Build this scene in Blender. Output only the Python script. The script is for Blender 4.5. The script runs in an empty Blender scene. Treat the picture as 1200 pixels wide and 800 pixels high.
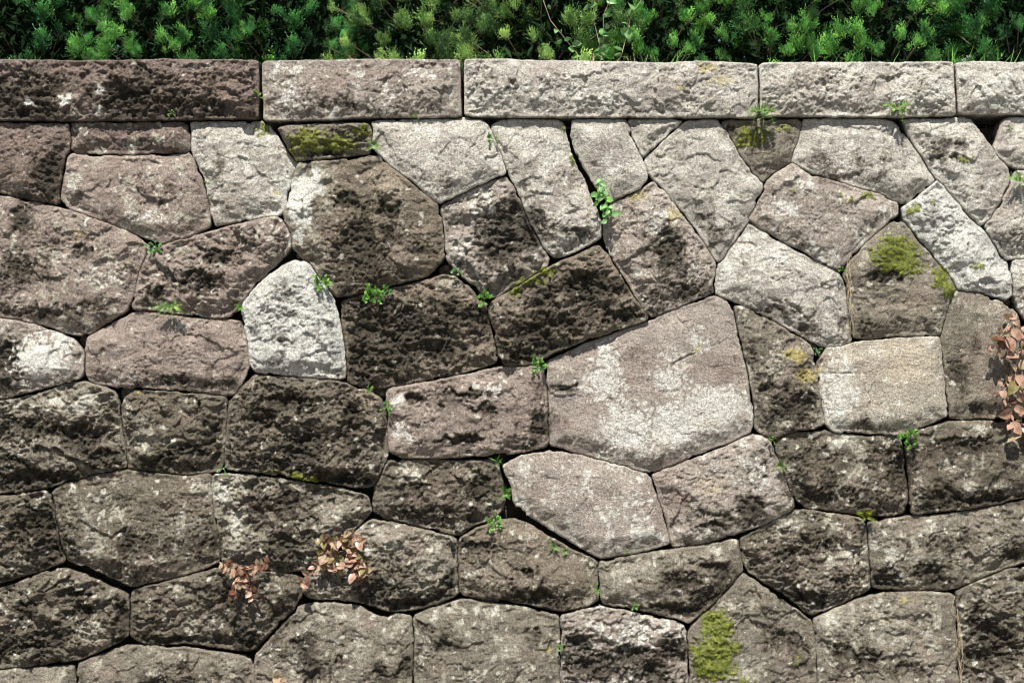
import bpy, math, random
import numpy as np
from mathutils import Vector, Matrix
random.seed(7); np.random.seed(7)
RS = np.random.RandomState(11)
S = bpy.context.scene
C = S.collection
# ------------------------------------------------------------------ camera, world, sun
PX = 1/300.0                                    # one photo pixel on the wall face, metres
EYE = 1.6
def WX(px): return (px-600)*PX
def WZ(py): return EYE+(400-py)*PX
cam = bpy.data.cameras.new('camera'); co = bpy.data.objects.new('camera', cam); C.objects.link(co)
co.location = (0, -6.0, EYE); co.rotation_euler = (math.radians(90), 0, 0)
cam.sensor_width = 36; cam.lens = 36*5.98/4.0; cam.clip_end = 500; cam.clip_start = .05
S.camera = co
SUN_EL, SUN_AZ = 60.0, -7.0                     # azimuth off the wall's normal, negative = from the left
w = bpy.data.worlds.new('World'); S.world = w; w.use_nodes = True
nt = w.node_tree; bg = nt.nodes['Background']
sky = nt.nodes.new('ShaderNodeTexSky'); sky.sky_type = 'NISHITA'; sky.sun_disc = False
sd_ = Vector((math.sin(math.radians(SUN_AZ))*math.cos(math.radians(SUN_EL)),
              -math.cos(math.radians(SUN_AZ))*math.cos(math.radians(SUN_EL)), math.sin(math.radians(SUN_EL))))
sky.sun_elevation = math.radians(SUN_EL); sky.sun_rotation = math.atan2(sd_.x, sd_.y)
nt.links.new(sky.outputs[0], bg.inputs[0]); bg.inputs[1].default_value = 0.05
sl = bpy.data.lights.new('sun', 'SUN'); so = bpy.data.objects.new('sun', sl); C.objects.link(so)
sl.energy = 5.0; sl.angle = math.radians(.5); sl.color = (1, .955, .88)
so.rotation_euler = sd_.to_track_quat('Z', 'Y').to_euler(); so.location = (0, -3, 8)
S.view_settings.view_transform = 'Standard'; S.view_settings.look = 'None'
S.view_settings.exposure = 0.92; S.view_settings.gamma = 1
S.render.engine = 'CYCLES'; S.cycles.filter_width = 1.0
# ------------------------------------------------------------------ noise in numpy
_p = np.random.RandomState(3).permutation(256).astype(np.int64); _p = np.concatenate([_p, _p, _p])
_g = np.stack([np.cos(np.arange(256)*2.399963), np.sin(np.arange(256)*2.399963)], 1)
def pn(x, y, seed=0):
    x = x+seed*17.37; y = y+seed*9.71
    xi = np.floor(x).astype(np.int64); yi = np.floor(y).astype(np.int64)
    xf = x-xi; yf = y-yi; xi &= 255; yi &= 255
    u = xf*xf*xf*(xf*(xf*6-15)+10); v = yf*yf*yf*(yf*(yf*6-15)+10)
    def g(a, b, fx, fy):
        k = _g[_p[_p[a]+b]]
        return k[..., 0]*fx+k[..., 1]*fy
    a = g(xi, yi, xf, yf); b = g(xi+1, yi, xf-1, yf); c = g(xi, yi+1, xf, yf-1); d = g(xi+1, yi+1, xf-1, yf-1)
    return ((a+u*(b-a))+v*((c+u*(d-c))-(a+u*(b-a))))*1.5
def fbm(x, y, o=4, seed=0, gain=.5):
    s = 0; a = 1; t = 0
    for i in range(o):
        s = s+a*pn(x, y, seed+i*5); t += a; a *= gain; x = x*2.03; y = y*2.03
    return s/t*1.3
def ridged(x, y, o=4, seed=0):
    s = 0; a = 1; t = 0
    for i in range(o):
        s = s+a*(1-np.abs(pn(x, y, seed+i*5))*2); t += a; a *= .5; x = x*2.1; y = y*2.1
    return s/t
def sst(a, b, x):
    t = np.clip((x-a)/(b-a), 0, 1); return t*t*(3-2*t)
def worley(x, y, seed=0):
    """F1 distance, offset to the nearest point and three random numbers of its cell"""
    xi = np.floor(x).astype(np.int64); yi = np.floor(y).astype(np.int64)
    best = np.full(x.shape, 9.); bx = np.zeros(x.shape); by = np.zeros(x.shape); bh = np.zeros(x.shape, np.int64)
    for dx in (-1, 0, 1):
        for dy in (-1, 0, 1):
            cx = xi+dx; cy = yi+dy
            h = _p[_p[(cx+seed*31) & 255]+((cy+seed*7) & 255)]; h2 = _p[h+77]
            ox = cx+h/256.; oy = cy+h2/256.
            d = (x-ox)**2+(y-oy)**2; m = d < best
            best = np.where(m, d, best); bx = np.where(m, x-ox, bx); by = np.where(m, y-oy, by); bh = np.where(m, h, bh)
    r = [_p[bh+k]/128.-1 for k in (13, 91, 171)]
    return np.sqrt(best), bx, by, r
def facets(x, y, seed, sc, step=.35):
    """broken-stone relief: tilted flat cells with small steps between them"""
    wx = x+.35/sc*pn(x*sc*.9, y*sc*.9, seed); wy = y+.35/sc*pn(x*sc*.9, y*sc*.9, seed+3)
    wx = wx+.1/sc*pn(x*sc*4, y*sc*4, seed+8); wy = wy+.1/sc*pn(x*sc*4, y*sc*4, seed+9)
    f, bx, by, r = worley(wx*sc, wy*sc*1.25, seed)
    return (r[0]*bx+r[1]*by)*1.0+r[2]*step
# ------------------------------------------------------------------ materials
def mat(name):
    m = bpy.data.materials.new(name); m.use_nodes = True
    n = m.node_tree; return m, n, n.nodes['Principled BSDF']
def N(n, t, **k):
    a = n.nodes.new(t)
    for i, v in k.items(): setattr(a, i, v)
    return a
def stone_material():
    m, n, b = mat('weathered_stone'); L = n.links
    at = N(n, 'ShaderNodeAttribute', attribute_name='tint'); tc = N(n, 'ShaderNodeTexCoord')
    def noise(sc, det, rough=.6, stretch=None):
        a = N(n, 'ShaderNodeTexNoise'); a.inputs['Scale'].default_value = sc; a.inputs['Detail'].default_value = det
        a.inputs['Roughness'].default_value = rough; L.new(tc.outputs['Object'], a.inputs['Vector']); return a
    g1 = noise(110, 5, .7); g2 = noise(240, 3, .7); g3 = noise(45, 4, .65)
    def ramp(src, lo, hi, a, c):
        r = N(n, 'ShaderNodeMapRange'); r.inputs[1].default_value = lo; r.inputs[2].default_value = hi
        r.inputs[3].default_value = a; r.inputs[4].default_value = c; L.new(src, r.inputs[0]); return r
    r1 = ramp(g1.outputs[0], .3, .7, .58, 1.42); r2 = ramp(g2.outputs[0], .32, .68, .62, 1.38)
    mu = N(n, 'ShaderNodeMath', operation='MULTIPLY'); L.new(r1.outputs[0], mu.inputs[0]); L.new(r2.outputs[0], mu.inputs[1])
    mc = N(n, 'ShaderNodeVectorMath', operation='SCALE'); L.new(at.outputs['Color'], mc.inputs[0]); L.new(mu.outputs[0], mc.inputs['Scale'])
    # pale mineral flecks and small lichen crusts
    fl = ramp(g3.outputs[0], .56, .66, 0, .45)
    mx = N(n, 'ShaderNodeMix', data_type='RGBA'); L.new(fl.outputs[0], mx.inputs[0]); L.new(mc.outputs[0], mx.inputs[6])
    li = N(n, 'ShaderNodeVectorMath', operation='MULTIPLY_ADD'); L.new(mc.outputs[0], li.inputs[0])
    li.inputs[1].default_value = (1.15, 1.15, 1.15); li.inputs[2].default_value = (.07, .07, .063); L.new(li.outputs[0], mx.inputs[7])
    # dark pores
    po = N(n, 'ShaderNodeTexVoronoi'); po.inputs['Scale'].default_value = 95; L.new(tc.outputs['Object'], po.inputs['Vector'])
    pr = ramp(po.outputs['Distance'], .08, .3, .5, 1)
    m3 = N(n, 'ShaderNodeVectorMath', operation='SCALE'); L.new(mx.outputs[2], m3.inputs[0]); L.new(pr.outputs[0], m3.inputs['Scale'])
    L.new(m3.outputs[0], b.inputs['Base Color'])
    b.inputs['Roughness'].default_value = .93; b.inputs['Specular IOR Level'].default_value = .12
    ad = N(n, 'ShaderNodeMath', operation='MULTIPLY_ADD'); L.new(g1.outputs[0], ad.inputs[0]); ad.inputs[1].default_value = 1.0
    a2 = N(n, 'ShaderNodeMath', operation='MULTIPLY'); L.new(g2.outputs[0], a2.inputs[0]); a2.inputs[1].default_value = .6; L.new(a2.outputs[0], ad.inputs[2])
    bu = N(n, 'ShaderNodeBump'); bu.inputs['Strength'].default_value = .9; bu.inputs['Distance'].default_value = .009
    L.new(ad.outputs[0], bu.inputs['Height']); L.new(bu.outputs[0], b.inputs['Normal'])
    return m
def leaf_material(name, c1, c2, sc=9, trans=.35, rough=.55, tint=False, spec=.35):
    m, n, b = mat(name); L = n.links
    tc = N(n, 'ShaderNodeTexCoord'); ns = N(n, 'ShaderNodeTexNoise'); ns.inputs['Scale'].default_value = sc; ns.inputs['Detail'].default_value = 4
    L.new(tc.outputs['Object'], ns.inputs['Vector'])
    mr = N(n, 'ShaderNodeMapRange'); mr.inputs[1].default_value = .38; mr.inputs[2].default_value = .62; L.new(ns.outputs[0], mr.inputs[0])
    mx = N(n, 'ShaderNodeMix', data_type='RGBA'); mx.inputs[6].default_value = (*c1, 1); mx.inputs[7].default_value = (*c2, 1); L.new(mr.outputs[0], mx.inputs[0])
    L.new(mx.outputs[2], b.inputs['Base Color']); b.inputs['Roughness'].default_value = rough; b.inputs['Specular IOR Level'].default_value = spec
    tr = N(n, 'ShaderNodeBsdfTranslucent'); col = mx.outputs[2]
    if tint:
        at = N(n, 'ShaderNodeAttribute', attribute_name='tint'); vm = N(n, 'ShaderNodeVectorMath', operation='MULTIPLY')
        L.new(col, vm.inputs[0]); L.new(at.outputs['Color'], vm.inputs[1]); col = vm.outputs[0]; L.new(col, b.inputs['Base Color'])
    L.new(col, tr.inputs[0])
    ms = N(n, 'ShaderNodeMixShader'); ms.inputs[0].default_value = trans
    out = n.nodes['Material Output']; L.new(b.outputs[0], ms.inputs[1]); L.new(tr.outputs[0], ms.inputs[2]); L.new(ms.outputs[0], out.inputs[0])
    return m
def plain_noise(name, c1, c2, sc, bump=.01, rough=.95):
    m, n, b = mat(name); L = n.links
    tc = N(n, 'ShaderNodeTexCoord'); ns = N(n, 'ShaderNodeTexNoise'); ns.inputs['Scale'].default_value = sc; ns.inputs['Detail'].default_value = 8
    L.new(tc.outputs['Object'], ns.inputs['Vector'])
    mx = N(n, 'ShaderNodeMix', data_type='RGBA'); mx.inputs[6].default_value = (*c1, 1); mx.inputs[7].default_value = (*c2, 1)
    mr = N(n, 'ShaderNodeMapRange'); mr.inputs[1].default_value = .35; mr.inputs[2].default_value = .65; L.new(ns.outputs[0], mr.inputs[0]); L.new(mr.outputs[0], mx.inputs[0])
    L.new(mx.outputs[2], b.inputs['Base Color']); b.inputs['Roughness'].default_value = rough
    bu = N(n, 'ShaderNodeBump'); bu.inputs['Strength'].default_value = .8; bu.inputs['Distance'].default_value = bump; L.new(ns.outputs[0], bu.inputs['Height']); L.new(bu.outputs[0], b.inputs['Normal'])
    return m
M_STONE = stone_material()
M_SOIL = plain_noise('dark_soil', (.025, .02, .014), (.06, .047, .033), 30)
M_GROUND = plain_noise('packed_ground', (.13, .12, .105), (.2, .185, .16), 14)
M_BARK = plain_noise('bark', (.09, .06, .04), (.2, .15, .1), 60, .004)
M_TWIG = plain_noise('dry_twig', (.30, .23, .15), (.5, .42, .29), 40, .002)
M_CON = [leaf_material('conifer_green', (.05, .19, .04), (.20, .50, .095), 14, .25, .45, True),
         leaf_material('conifer_olive', (.08, .20, .05), (.31, .50, .14), 14, .25, .45, True),
         leaf_material('conifer_deep', (.02, .10, .03), (.10, .34, .08), 14, .22, .45, True)]
M_INNER = leaf_material('conifer_inner_shade', (.008, .022, .009), (.018, .04, .014), 10, .05, .9, False, .05)  # near-black green paints the shade inside the crowns
M_HERB = leaf_material('herb_green', (.10, .27, .045), (.26, .48, .12), 40, .4)
M_FERN = leaf_material('fern_green', (.15, .28, .07), (.32, .46, .15), 40, .4)
M_VINE = leaf_material('vine_leaf', (.1, .3, .07), (.28, .45, .2), 30, .35, .4)
M_MOSS = leaf_material('moss', (.13, .165, .018), (.29, .34, .04), 45, .2, .9)
M_MOSSD = leaf_material('moss_old', (.08, .085, .015), (.19, .17, .03), 45, .15, .9)
M_RED = [leaf_material('leaf_pink', (.27, .15, .105), (.47, .32, .235), 45, .25, .35),
         leaf_material('leaf_rust', (.09, .038, .026), (.22, .11, .07), 45, .25, .35),
         leaf_material('leaf_tan', (.27, .2, .13), (.43, .34, .23), 45, .25, .35),
         leaf_material('leaf_olive', (.14, .13, .05), (.28, .22, .1), 45, .25, .35)]
M_WHITE = plain_noise('petal', (.7, .7, .72), (.85, .85, .85), 60, .001)
# ------------------------------------------------------------------ object helpers
def mesh_np(name, v, f, m, smooth=True, tint=None):
    me = bpy.data.meshes.new(name); v = np.asarray(v, np.float32); f = np.asarray(f, np.int32)
    me.vertices.add(len(v)); me.vertices.foreach_set('co', v.ravel())
    k = f.shape[1]; me.loops.add(f.size); me.loops.foreach_set('vertex_index', f.ravel())
    me.polygons.add(len(f)); me.polygons.foreach_set('loop_start', np.arange(0, f.size, k, dtype=np.int32))
    me.polygons.foreach_set('loop_total', np.full(len(f), k, np.int32))
    me.polygons.foreach_set('use_smooth', np.full(len(f), smooth))
    me.update(calc_edges=True); me.materials.append(m)
    if tint is not None:
        a = me.attributes.new('tint', 'FLOAT_COLOR', 'POINT')
        c = np.ones((len(v), 4), np.float32); c[:, :3] = tint; a.data.foreach_set('color', c.ravel())
    return me
def link(name, me, parent=None, loc=None):
    o = bpy.data.objects.new(name, me); C.objects.link(o)
    if parent: o.parent = parent
    if loc is not None: o.location = loc
    return o
def thing(name, label, cat, loc=(0, 0, 0), group=None):
    o = link(name, None, None, loc); o.empty_display_size = .05
    o['label'] = label; o['category'] = cat
    if group: o['group'] = group
    return o
class MB:
    def __init__(s): s.v = []; s.f = []; s.n = 0; s.t = []
    def add(s, v, f, t=None):
        v = np.asarray(v, float)
        if t is not None: s.t.append(t)
        s.v.append(v); s.f.append(np.asarray(f)+s.n); s.n += len(v)
    def mesh(s, name, m, smooth=True):
        return mesh_np(name, np.concatenate(s.v), np.concatenate(s.f), m, smooth, np.concatenate(s.t) if s.t else None)
def tube(mb, pts, r0, r1, k=5):
    pts = [Vector(p) for p in pts]; n = len(pts); v = []
    for i, p in enumerate(pts):
        d = (pts[min(i+1, n-1)]-pts[max(i-1, 0)]).normalized()
        a = d.orthogonal().normalized(); b = d.cross(a); r = r0+(r1-r0)*i/(n-1)
        for j in range(k):
            t = j*2*math.pi/k; v.append(p+a*math.cos(t)*r+b*math.sin(t)*r)
    f = [(i*k+j, i*k+(j+1) % k, (i+1)*k+(j+1) % k, (i+1)*k+j) for i in range(n-1) for j in range(k)]
    mb.add([tuple(q) for q in v], f)
# ------------------------------------------------------------------ setting
g = link('ground', mesh_np('ground', [(-150, -150, 0), (150, -150, 0), (150, 150, 0), (-150, 150, 0)], [(0, 1, 2, 3)], M_GROUND)); g['kind'] = 'structure'
nx, ny = 80, 30
gx, gy = np.meshgrid(np.linspace(-5, 5, nx), np.linspace(.3, 4.5, ny)); gz = WZ(73)-.03+.03*fbm(gx*2, gy*2, 3, 4)
v = np.stack([gx.ravel(), gy.ravel(), gz.ravel()], 1); i = np.arange(nx*ny).reshape(ny, nx)
f = np.stack([i[:-1, :-1], i[:-1, 1:], i[1:, 1:], i[1:, :-1]], -1).reshape(-1, 4)
g = link('earth_bank', mesh_np('earth_bank', v, f, M_SOIL)); g['kind'] = 'structure'
# ------------------------------------------------------------------ the wall
TONE = dict(W=(.43, .425, .395), L=(.382, .360, .318), P=(.242, .200, .172), B=(.165, .14, .108), D=(.126, .110, .085),
            T=(.33, .30, .245), G=(.180, .161, .128), R=(.285, .252, .218), U=(.158, .123, .108))
# (polygon in photo pixels, tone, pale lichen, dark crust, relief, edge roundness in mm)
STONES = [
 # first row under the coping
 ([(-50,144),(79,144),(80,172),(74,182),(71,205),(66,238),(30,231),(0,225),(-50,217)],'U',.22,.5,.9,12),
 ([(82,143),(219,142),(220,175),(215,178),(150,180),(90,178),(83,172)],'U',.5,.3,1.0,8),
 ([(80,181),(150,183),(218,179),(226,190),(235,208),(243,240),(243,264),(220,275),(190,283),(175,279),(145,267),(115,256),(82,244),(68,228),(73,203)],'P',.55,.15,.8,14),
 ([(222,142),(305,142),(315,150),(345,190),(342,205),(333,245),(325,250),(290,255),(253,262),(249,255),(246,240),(236,205),(226,180)],'L',.45,.1,.7,12),
 ([(327,150),(345,147),(400,146),(433,146),(437,155),(430,180),(420,183),(385,186),(347,188),(342,180),(335,165)],'G',.1,.45,1.3,25),
 ([(437,141),(560,140),(572,150),(585,178),(591,203),(570,212),(515,237),(508,234),(490,217),(465,199),(447,183),(438,172),(436,160)],'L',.35,.12,.6,10),
 ([(350,192),(360,189),(395,186),(430,183),(445,185),(462,200),(490,222),(510,240),(516,255),(521,275),(520,300),(510,312),(500,322),(440,337),(410,345),(395,346),(388,338),(375,322),(362,305),(352,298),(345,290),(342,275),(335,262),(334,245),(340,225),(345,205)],'B',.2,.3,1.0,16),
 ([(516,243),(552,222),(591,206),(602,222),(615,250),(630,280),(642,302),(640,310),(622,322),(600,336),(580,347),(565,340),(548,328),(526,305),(521,292),(521,268)],'R',.2,.35,1.1,14),
 ([(577,148),(590,140),(652,140),(659,145),(665,170),(672,190),(683,210),(690,230),(698,245),(704,262),(703,277),(690,285),(660,299),(652,300),(637,288),(622,262),(610,230),(600,205),(592,190),(585,170)],'L',.5,.12,.8,12),
 ([(672,141),(731,140),(738,155),(748,180),(757,198),(757,210),(748,220),(730,229),(717,235),(708,228),(693,207),(683,190),(676,176),(671,160)],'L',.4,.12,.5,10),
 ([(738,140),(800,139),(790,150),(770,168),(755,181),(750,178),(742,158)],'L',.4,.12,.8,12),
 ([(808,140),(838,140),(850,152),(860,170),(877,195),(893,214),(895,222),(885,240),(875,262),(860,285),(845,305),(838,302),(825,280),(805,250),(790,232),(770,212),(758,196),(759,184),(775,169),(797,149)],'L',.35,.1,.7,10),
 ([(848,141),(935,140),(940,145),(937,165),(928,188),(912,198),(900,207),(894,212),(885,205),(872,187),(860,165)],'G',.15,.3,.8,14),
 ([(945,139),(1035,139),(1050,145),(1065,165),(1080,185),(1095,208),(1093,215),(1075,230),(1062,236),(1045,232),(1030,226),(1000,217),(975,210),(945,200),(929,187),(932,175),(940,155)],'L',.35,.1,.6,12),
 ([(1062,140),(1135,139),(1145,150),(1160,170),(1170,185),(1182,200),(1182,215),(1172,240),(1160,256),(1150,262),(1140,255),(1128,240),(1115,225),(1097,205),(1082,180),(1068,158)],'L',.5,.12,.8,12),
 ([(1178,139),(1262,137),(1262,200),(1200,197),(1185,193),(1175,185),(1168,174)],'L',.5,.12,.8,14),
 ([(1193,201),(1262,203),(1262,298),(1200,300),(1180,303),(1175,300),(1162,275),(1158,265),(1170,246),(1185,220)],'L',.3,.15,.9,14),
 # second and third rows, laid aslant
 ([(930,192),(948,202),(985,213),(1015,223),(1040,229),(1052,240),(1052,250),(1042,258),(1025,275),(1005,295),(983,314),(975,312),(950,298),(920,283),(900,270),(880,257),(885,245),(897,222),(903,210),(918,198)],'R',.4,.2,.7,14),
 ([(878,263),(905,276),(935,294),(965,310),(983,320),(990,333),(995,365),(999,392),(997,400),(985,404),(968,405),(945,396),(925,384),(895,368),(868,353),(845,345),(839,338),(842,315),(858,288)],'L',.45,.12,.7,12),
 ([(1050,261),(1062,263),(1072,280),(1090,300),(1105,318),(1118,333),(1120,340),(1112,355),(1108,375),(1103,390),(1095,392),(1050,394),(1010,396),(1001,393),(998,370),(996,340),(990,322),(1000,300),(1020,282),(1040,266)],'G',.3,.2,.8,16),
 ([(1100,213),(1110,225),(1125,240),(1140,258),(1155,273),(1168,290),(1180,310),(1187,330),(1187,345),(1180,349),(1165,345),(1150,340),(1125,337),(1118,325),(1105,308),(1090,290),(1075,270),(1062,258),(1060,245),(1070,236),(1090,220)],'W',.3,.12,1.0,16),
 ([(1189,306),(1262,303),(1262,390),(1204,374),(1193,355),(1189,330)],'L',.4,.2,.8,14),
 ([(1122,342),(1150,346),(1175,355),(1192,368),(1202,400),(1208,450),(1205,487),(1180,490),(1150,488),(1118,491),(1113,480),(1110,450),(1106,410),(1105,395),(1113,365),(1118,348)],'G',.3,.3,.5,10),
 ([(1205,380),(1262,395),(1262,488),(1210,488),(1213,440),(1208,405)],'G',.2,.3,.9,14),
 ([(970,410),(1000,404),(1018,401),(1040,397),(1100,395),(1105,420),(1108,450),(1113,480),(1108,487),(1085,497),(1062,507),(1050,509),(1010,508),(980,505),(968,495),(963,470),(960,440),(961,425)],'T',.3,.05,.3,8),
 ([(862,358),(880,365),(900,375),(925,389),(945,401),(952,412),(958,440),(965,475),(966,495),(950,503),(935,502),(910,511),(898,510),(888,503),(885,480),(881,450),(873,410),(866,380)],'G',.35,.4,.9,14),
 ([(838,348),(852,355),(860,370),(867,400),(875,430),(881,470),(884,490),(880,505),(860,515),(820,530),(790,543),(765,553),(750,550),(725,542),(690,533),(660,524),(647,521),(645,500),(644,470),(641,440),(641,425),(660,417),(690,403),(740,384),(790,365),(825,352)],'R',.0,.04,.4,9),
 ([(575,357),(600,340),(640,317),(655,309),(675,301),(700,289),(712,300),(725,321),(740,346),(757,369),(757,375),(735,382),(700,393),(660,407),(640,416),(620,426),(600,428),(590,425),(583,408),(578,385),(574,365)],'B',.15,.5,1.3,16),
 ([(718,239),(750,224),(768,214),(780,227),(800,255),(820,280),(837,305),(839,315),(836,340),(825,346),(790,360),(765,370),(757,364),(745,345),(728,318),(715,295),(710,280),(708,265),(711,250)],'R',.2,.35,1.0,12),
 ([(402,354),(430,344),(470,337),(520,323),(533,326),(550,340),(568,360),(577,390),(582,415),(580,423),(555,433),(500,445),(455,451),(430,454),(412,450),(407,440),(404,400),(401,370)],'B',.15,.5,1.2,14),
 ([(295,340),(330,314),(345,307),(358,308),(365,317),(380,337),(390,352),(395,375),(402,400),(404,430),(404,441),(395,443),(360,441),(320,438),(300,434),(293,425),(288,395),(284,370),(286,355)],'W',.4,.08,1.0,10),
 ([(172,299),(195,287),(225,279),(260,269),(300,259),(322,254),(330,260),(339,278),(338,290),(325,305),(300,330),(285,350),(272,368),(262,371),(235,370),(200,367),(175,362),(156,361),(157,345),(163,325),(166,310)],'P',.4,.25,1.2,16),
 ([(-50,222),(0,229),(45,239),(85,249),(120,261),(155,276),(172,290),(168,305),(160,320),(155,340),(150,355),(145,363),(125,377),(105,389),(92,392),(70,387),(45,379),(20,373),(0,369),(-50,364)],'P',.45,.25,.9,20),
 ([(-50,372),(0,375),(30,379),(60,388),(85,400),(97,415),(98,432),(95,441),(75,447),(45,454),(20,461),(0,466),(-50,468)],'R',.2,.3,.9,16),
 ([(103,395),(118,385),(150,370),(165,365),(185,367),(230,373),(270,376),(283,379),(288,400),(291,420),(285,440),(275,460),(262,462),(220,458),(170,455),(130,451),(105,446),(99,435),(100,410)],'P',.15,.12,.9,14),
 # coursed dark rows
 ([(-50,475),(0,470),(45,462),(80,451),(98,449),(120,455),(132,460),(137,475),(140,500),(145,530),(148,546),(125,551),(110,553),(100,560),(60,568),(20,576),(0,578),(-50,580)],'G',.25,.5,1.4,20),
 ([(160,456),(200,459),(240,462),(262,466),(265,480),(262,510),(259,540),(256,550),(240,553),(215,556),(190,553),(150,549),(147,530),(143,500),(141,480),(148,466)],'D',.3,.45,1.2,14),
 ([(268,475),(278,460),(298,441),(330,441),(370,444),(400,449),(425,456),(445,468),(453,485),(453,520),(451,540),(445,555),(436,568),(430,570),(410,569),(370,563),(340,558),(310,553),(285,551),(266,549),(262,530),(264,500)],'D',.2,.45,1.3,18),
 ([(455,457),(500,449),(550,439),(585,432),(620,430),(638,434),(641,450),(641,480),(642,513),(640,521),(620,527),(590,531),(550,533),(500,536),(470,535),(457,528),(455,500),(454,475)],'P',.2,.25,.9,16),
 ([(455,542),(500,540),(545,542),(580,541),(586,560),(590,585),(588,597),(575,609),(555,614),(540,625),(533,626),(510,620),(480,613),(450,606),(440,600),(438,588),(440,572),(446,558)],'D',.3,.4,1.1,16),
 ([(591,546),(610,536),(645,530),(680,535),(710,543),(740,552),(760,559),(768,575),(775,600),(782,625),(783,636),(770,641),(740,647),(705,653),(695,648),(670,633),(645,618),(620,603),(604,590),(601,570),(594,556)],'R',.45,.05,.4,14),
 ([(767,557),(800,545),(845,528),(888,509),(900,515),(910,538),(918,555),(928,580),(930,595),(905,609),(865,624),(830,634),(790,640),(784,620),(776,595),(769,572)],'R',.3,.2,.9,16),
 ([(912,517),(930,509),(965,506),(1000,510),(1035,511),(1055,513),(1060,535),(1063,560),(1065,585),(1060,600),(1040,604),(1015,602),(985,598),(950,595),(935,588),(926,570),(918,545),(912,530)],'D',.4,.45,1.0,14),
 ([(1068,512),(1090,502),(1120,495),(1160,495),(1200,498),(1262,498),(1262,573),(1200,582),(1170,589),(1130,595),(1095,600),(1070,601),(1067,580),(1065,550),(1064,525)],'D',.4,.45,1.0,16),
 ([(-50,586),(0,584),(30,580),(50,577),(58,582),(62,600),(67,640),(73,657),(50,667),(20,675),(0,681),(-50,688)],'D',.25,.5,1.3,18),
 ([(60,579),(75,567),(105,557),(150,553),(190,557),(220,560),(244,557),(246,580),(249,610),(257,650),(254,658),(240,665),(210,674),(180,681),(157,687),(150,686),(130,676),(105,665),(80,657),(73,645),(65,610)],'D',.4,.4,1.0,16),
 ([(248,557),(300,559),(350,567),(400,575),(428,582),(434,598),(425,608),(412,623),(385,653),(365,668),(330,669),(290,666),(262,659),(257,640),(250,600)],'G',.3,.45,1.2,12),
 ([(434,610),(470,616),(505,625),(533,632),(536,655),(536,694),(515,705),(490,712),(462,716),(430,706),(400,701),(365,700),(354,692),(356,680),(375,667),(395,652),(415,627)],'G',.35,.4,1.1,18),
 ([(540,632),(560,620),(585,612),(600,610),(615,614),(640,629),(670,646),(699,659),(701,680),(700,703),(685,710),(655,715),(640,711),(600,704),(570,702),(545,697),(538,690),(537,655)],'B',.3,.4,1.0,18),
 ([(155,694),(175,687),(210,680),(245,670),(262,667),(300,671),(340,675),(352,681),(350,700),(343,712),(328,728),(308,748),(296,760),(280,762),(250,757),(215,753),(190,755),(165,753),(153,746),(152,720)],'D',.25,.5,1.1,20),
 ([(-50,702),(0,691),(20,685),(50,673),(72,668),(95,675),(120,687),(147,699),(149,720),(148,744),(140,750),(115,762),(90,772),(60,777),(20,781),(0,782),(-50,784)],'D',.35,.45,1.3,20),
 ([(-50,790),(0,788),(40,785),(83,782),(86,800),(86,900),(-50,900)],'G',.35,.3,.9,14),
 ([(90,779),(120,769),(145,759),(175,760),(220,762),(260,768),(288,772),(295,785),(298,900),(88,900)],'G',.3,.35,.9,14),
 ([(301,768),(316,752),(337,729),(351,712),(370,708),(400,709),(420,712),(440,723),(455,726),(465,722),(480,723),(483,740),(483,770),(482,900),(302,900),(299,785)],'G',.35,.3,.9,14),
 ([(486,723),(505,714),(540,704),(575,708),(610,713),(640,720),(653,724),(656,750),(654,800),(654,900),(486,900),(485,770)],'G',.35,.3,.8,14),
 ([(658,724),(680,717),(705,713),(740,719),(775,727),(800,733),(804,742),(807,770),(804,900),(658,900),(658,770)],'R',.3,.4,1.1,16),
 ([(703,661),(720,657),(760,650),(800,644),(830,640),(865,634),(868,650),(869,670),(860,680),(845,697),(825,715),(808,728),(795,724),(765,716),(735,710),(708,706),(702,690)],'G',.3,.35,.9,18),
 ([(870,674),(890,686),(920,707),(948,727),(955,745),(957,800),(957,900),(806,900),(809,800),(807,747),(813,734),(836,714),(856,692)],'G',.3,.3,.9,12),
 ([(868,634),(890,622),(915,608),(940,599),(980,604),(1010,609),(1017,625),(1020,660),(1021,688),(1005,698),(980,709),(953,720),(945,716),(925,699),(900,683),(880,671),(871,655)],'D',.45,.45,1.1,16),
 ([(1020,614),(1060,608),(1100,604),(1150,599),(1200,587),(1262,577),(1262,650),(1200,658),(1180,665),(1155,674),(1120,688),(1110,690),(1070,690),(1035,689),(1023,687),(1022,660),(1019,630)],'G',.3,.4,1.0,20),
 ([(955,727),(985,714),(1010,703),(1030,697),(1080,695),(1118,698),(1121,720),(1121,760),(1124,800),(1124,900),(960,900),(960,780)],'G',.4,.3,.9,14),
 ([(1122,695),(1150,682),(1185,668),(1262,664),(1262,900),(1127,900),(1125,780),(1123,720)],'D',.35,.45,1.3,14),
]
CAPS = [
 ([(-60,70),(100,71),(200,70),(303,71),(304,100),(303,139),(250,140),(200,141),(-60,142)],'U',.08,.55,1.25,8),
 ([(307,72),(420,70),(539,70),(540,100),(541,137),(425,139),(350,142),(309,142)],'R',.35,.14,.85,9),
 ([(544,70),(600,70),(700,72),(780,74),(820,72),(887,75),(888,100),(887,138),(745,138),(544,137)],'L',.22,.08,.95,9),
 ([(890,74),(1000,73),(1117,73),(1118,100),(1120,136),(1000,137),(891,136)],'L',.35,.14,.95,9),
 ([(1120,74),(1140,72),(1262,74),(1262,134),(1123,134),(1121,100)],'L',.4,.08,.9,9),
]
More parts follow.
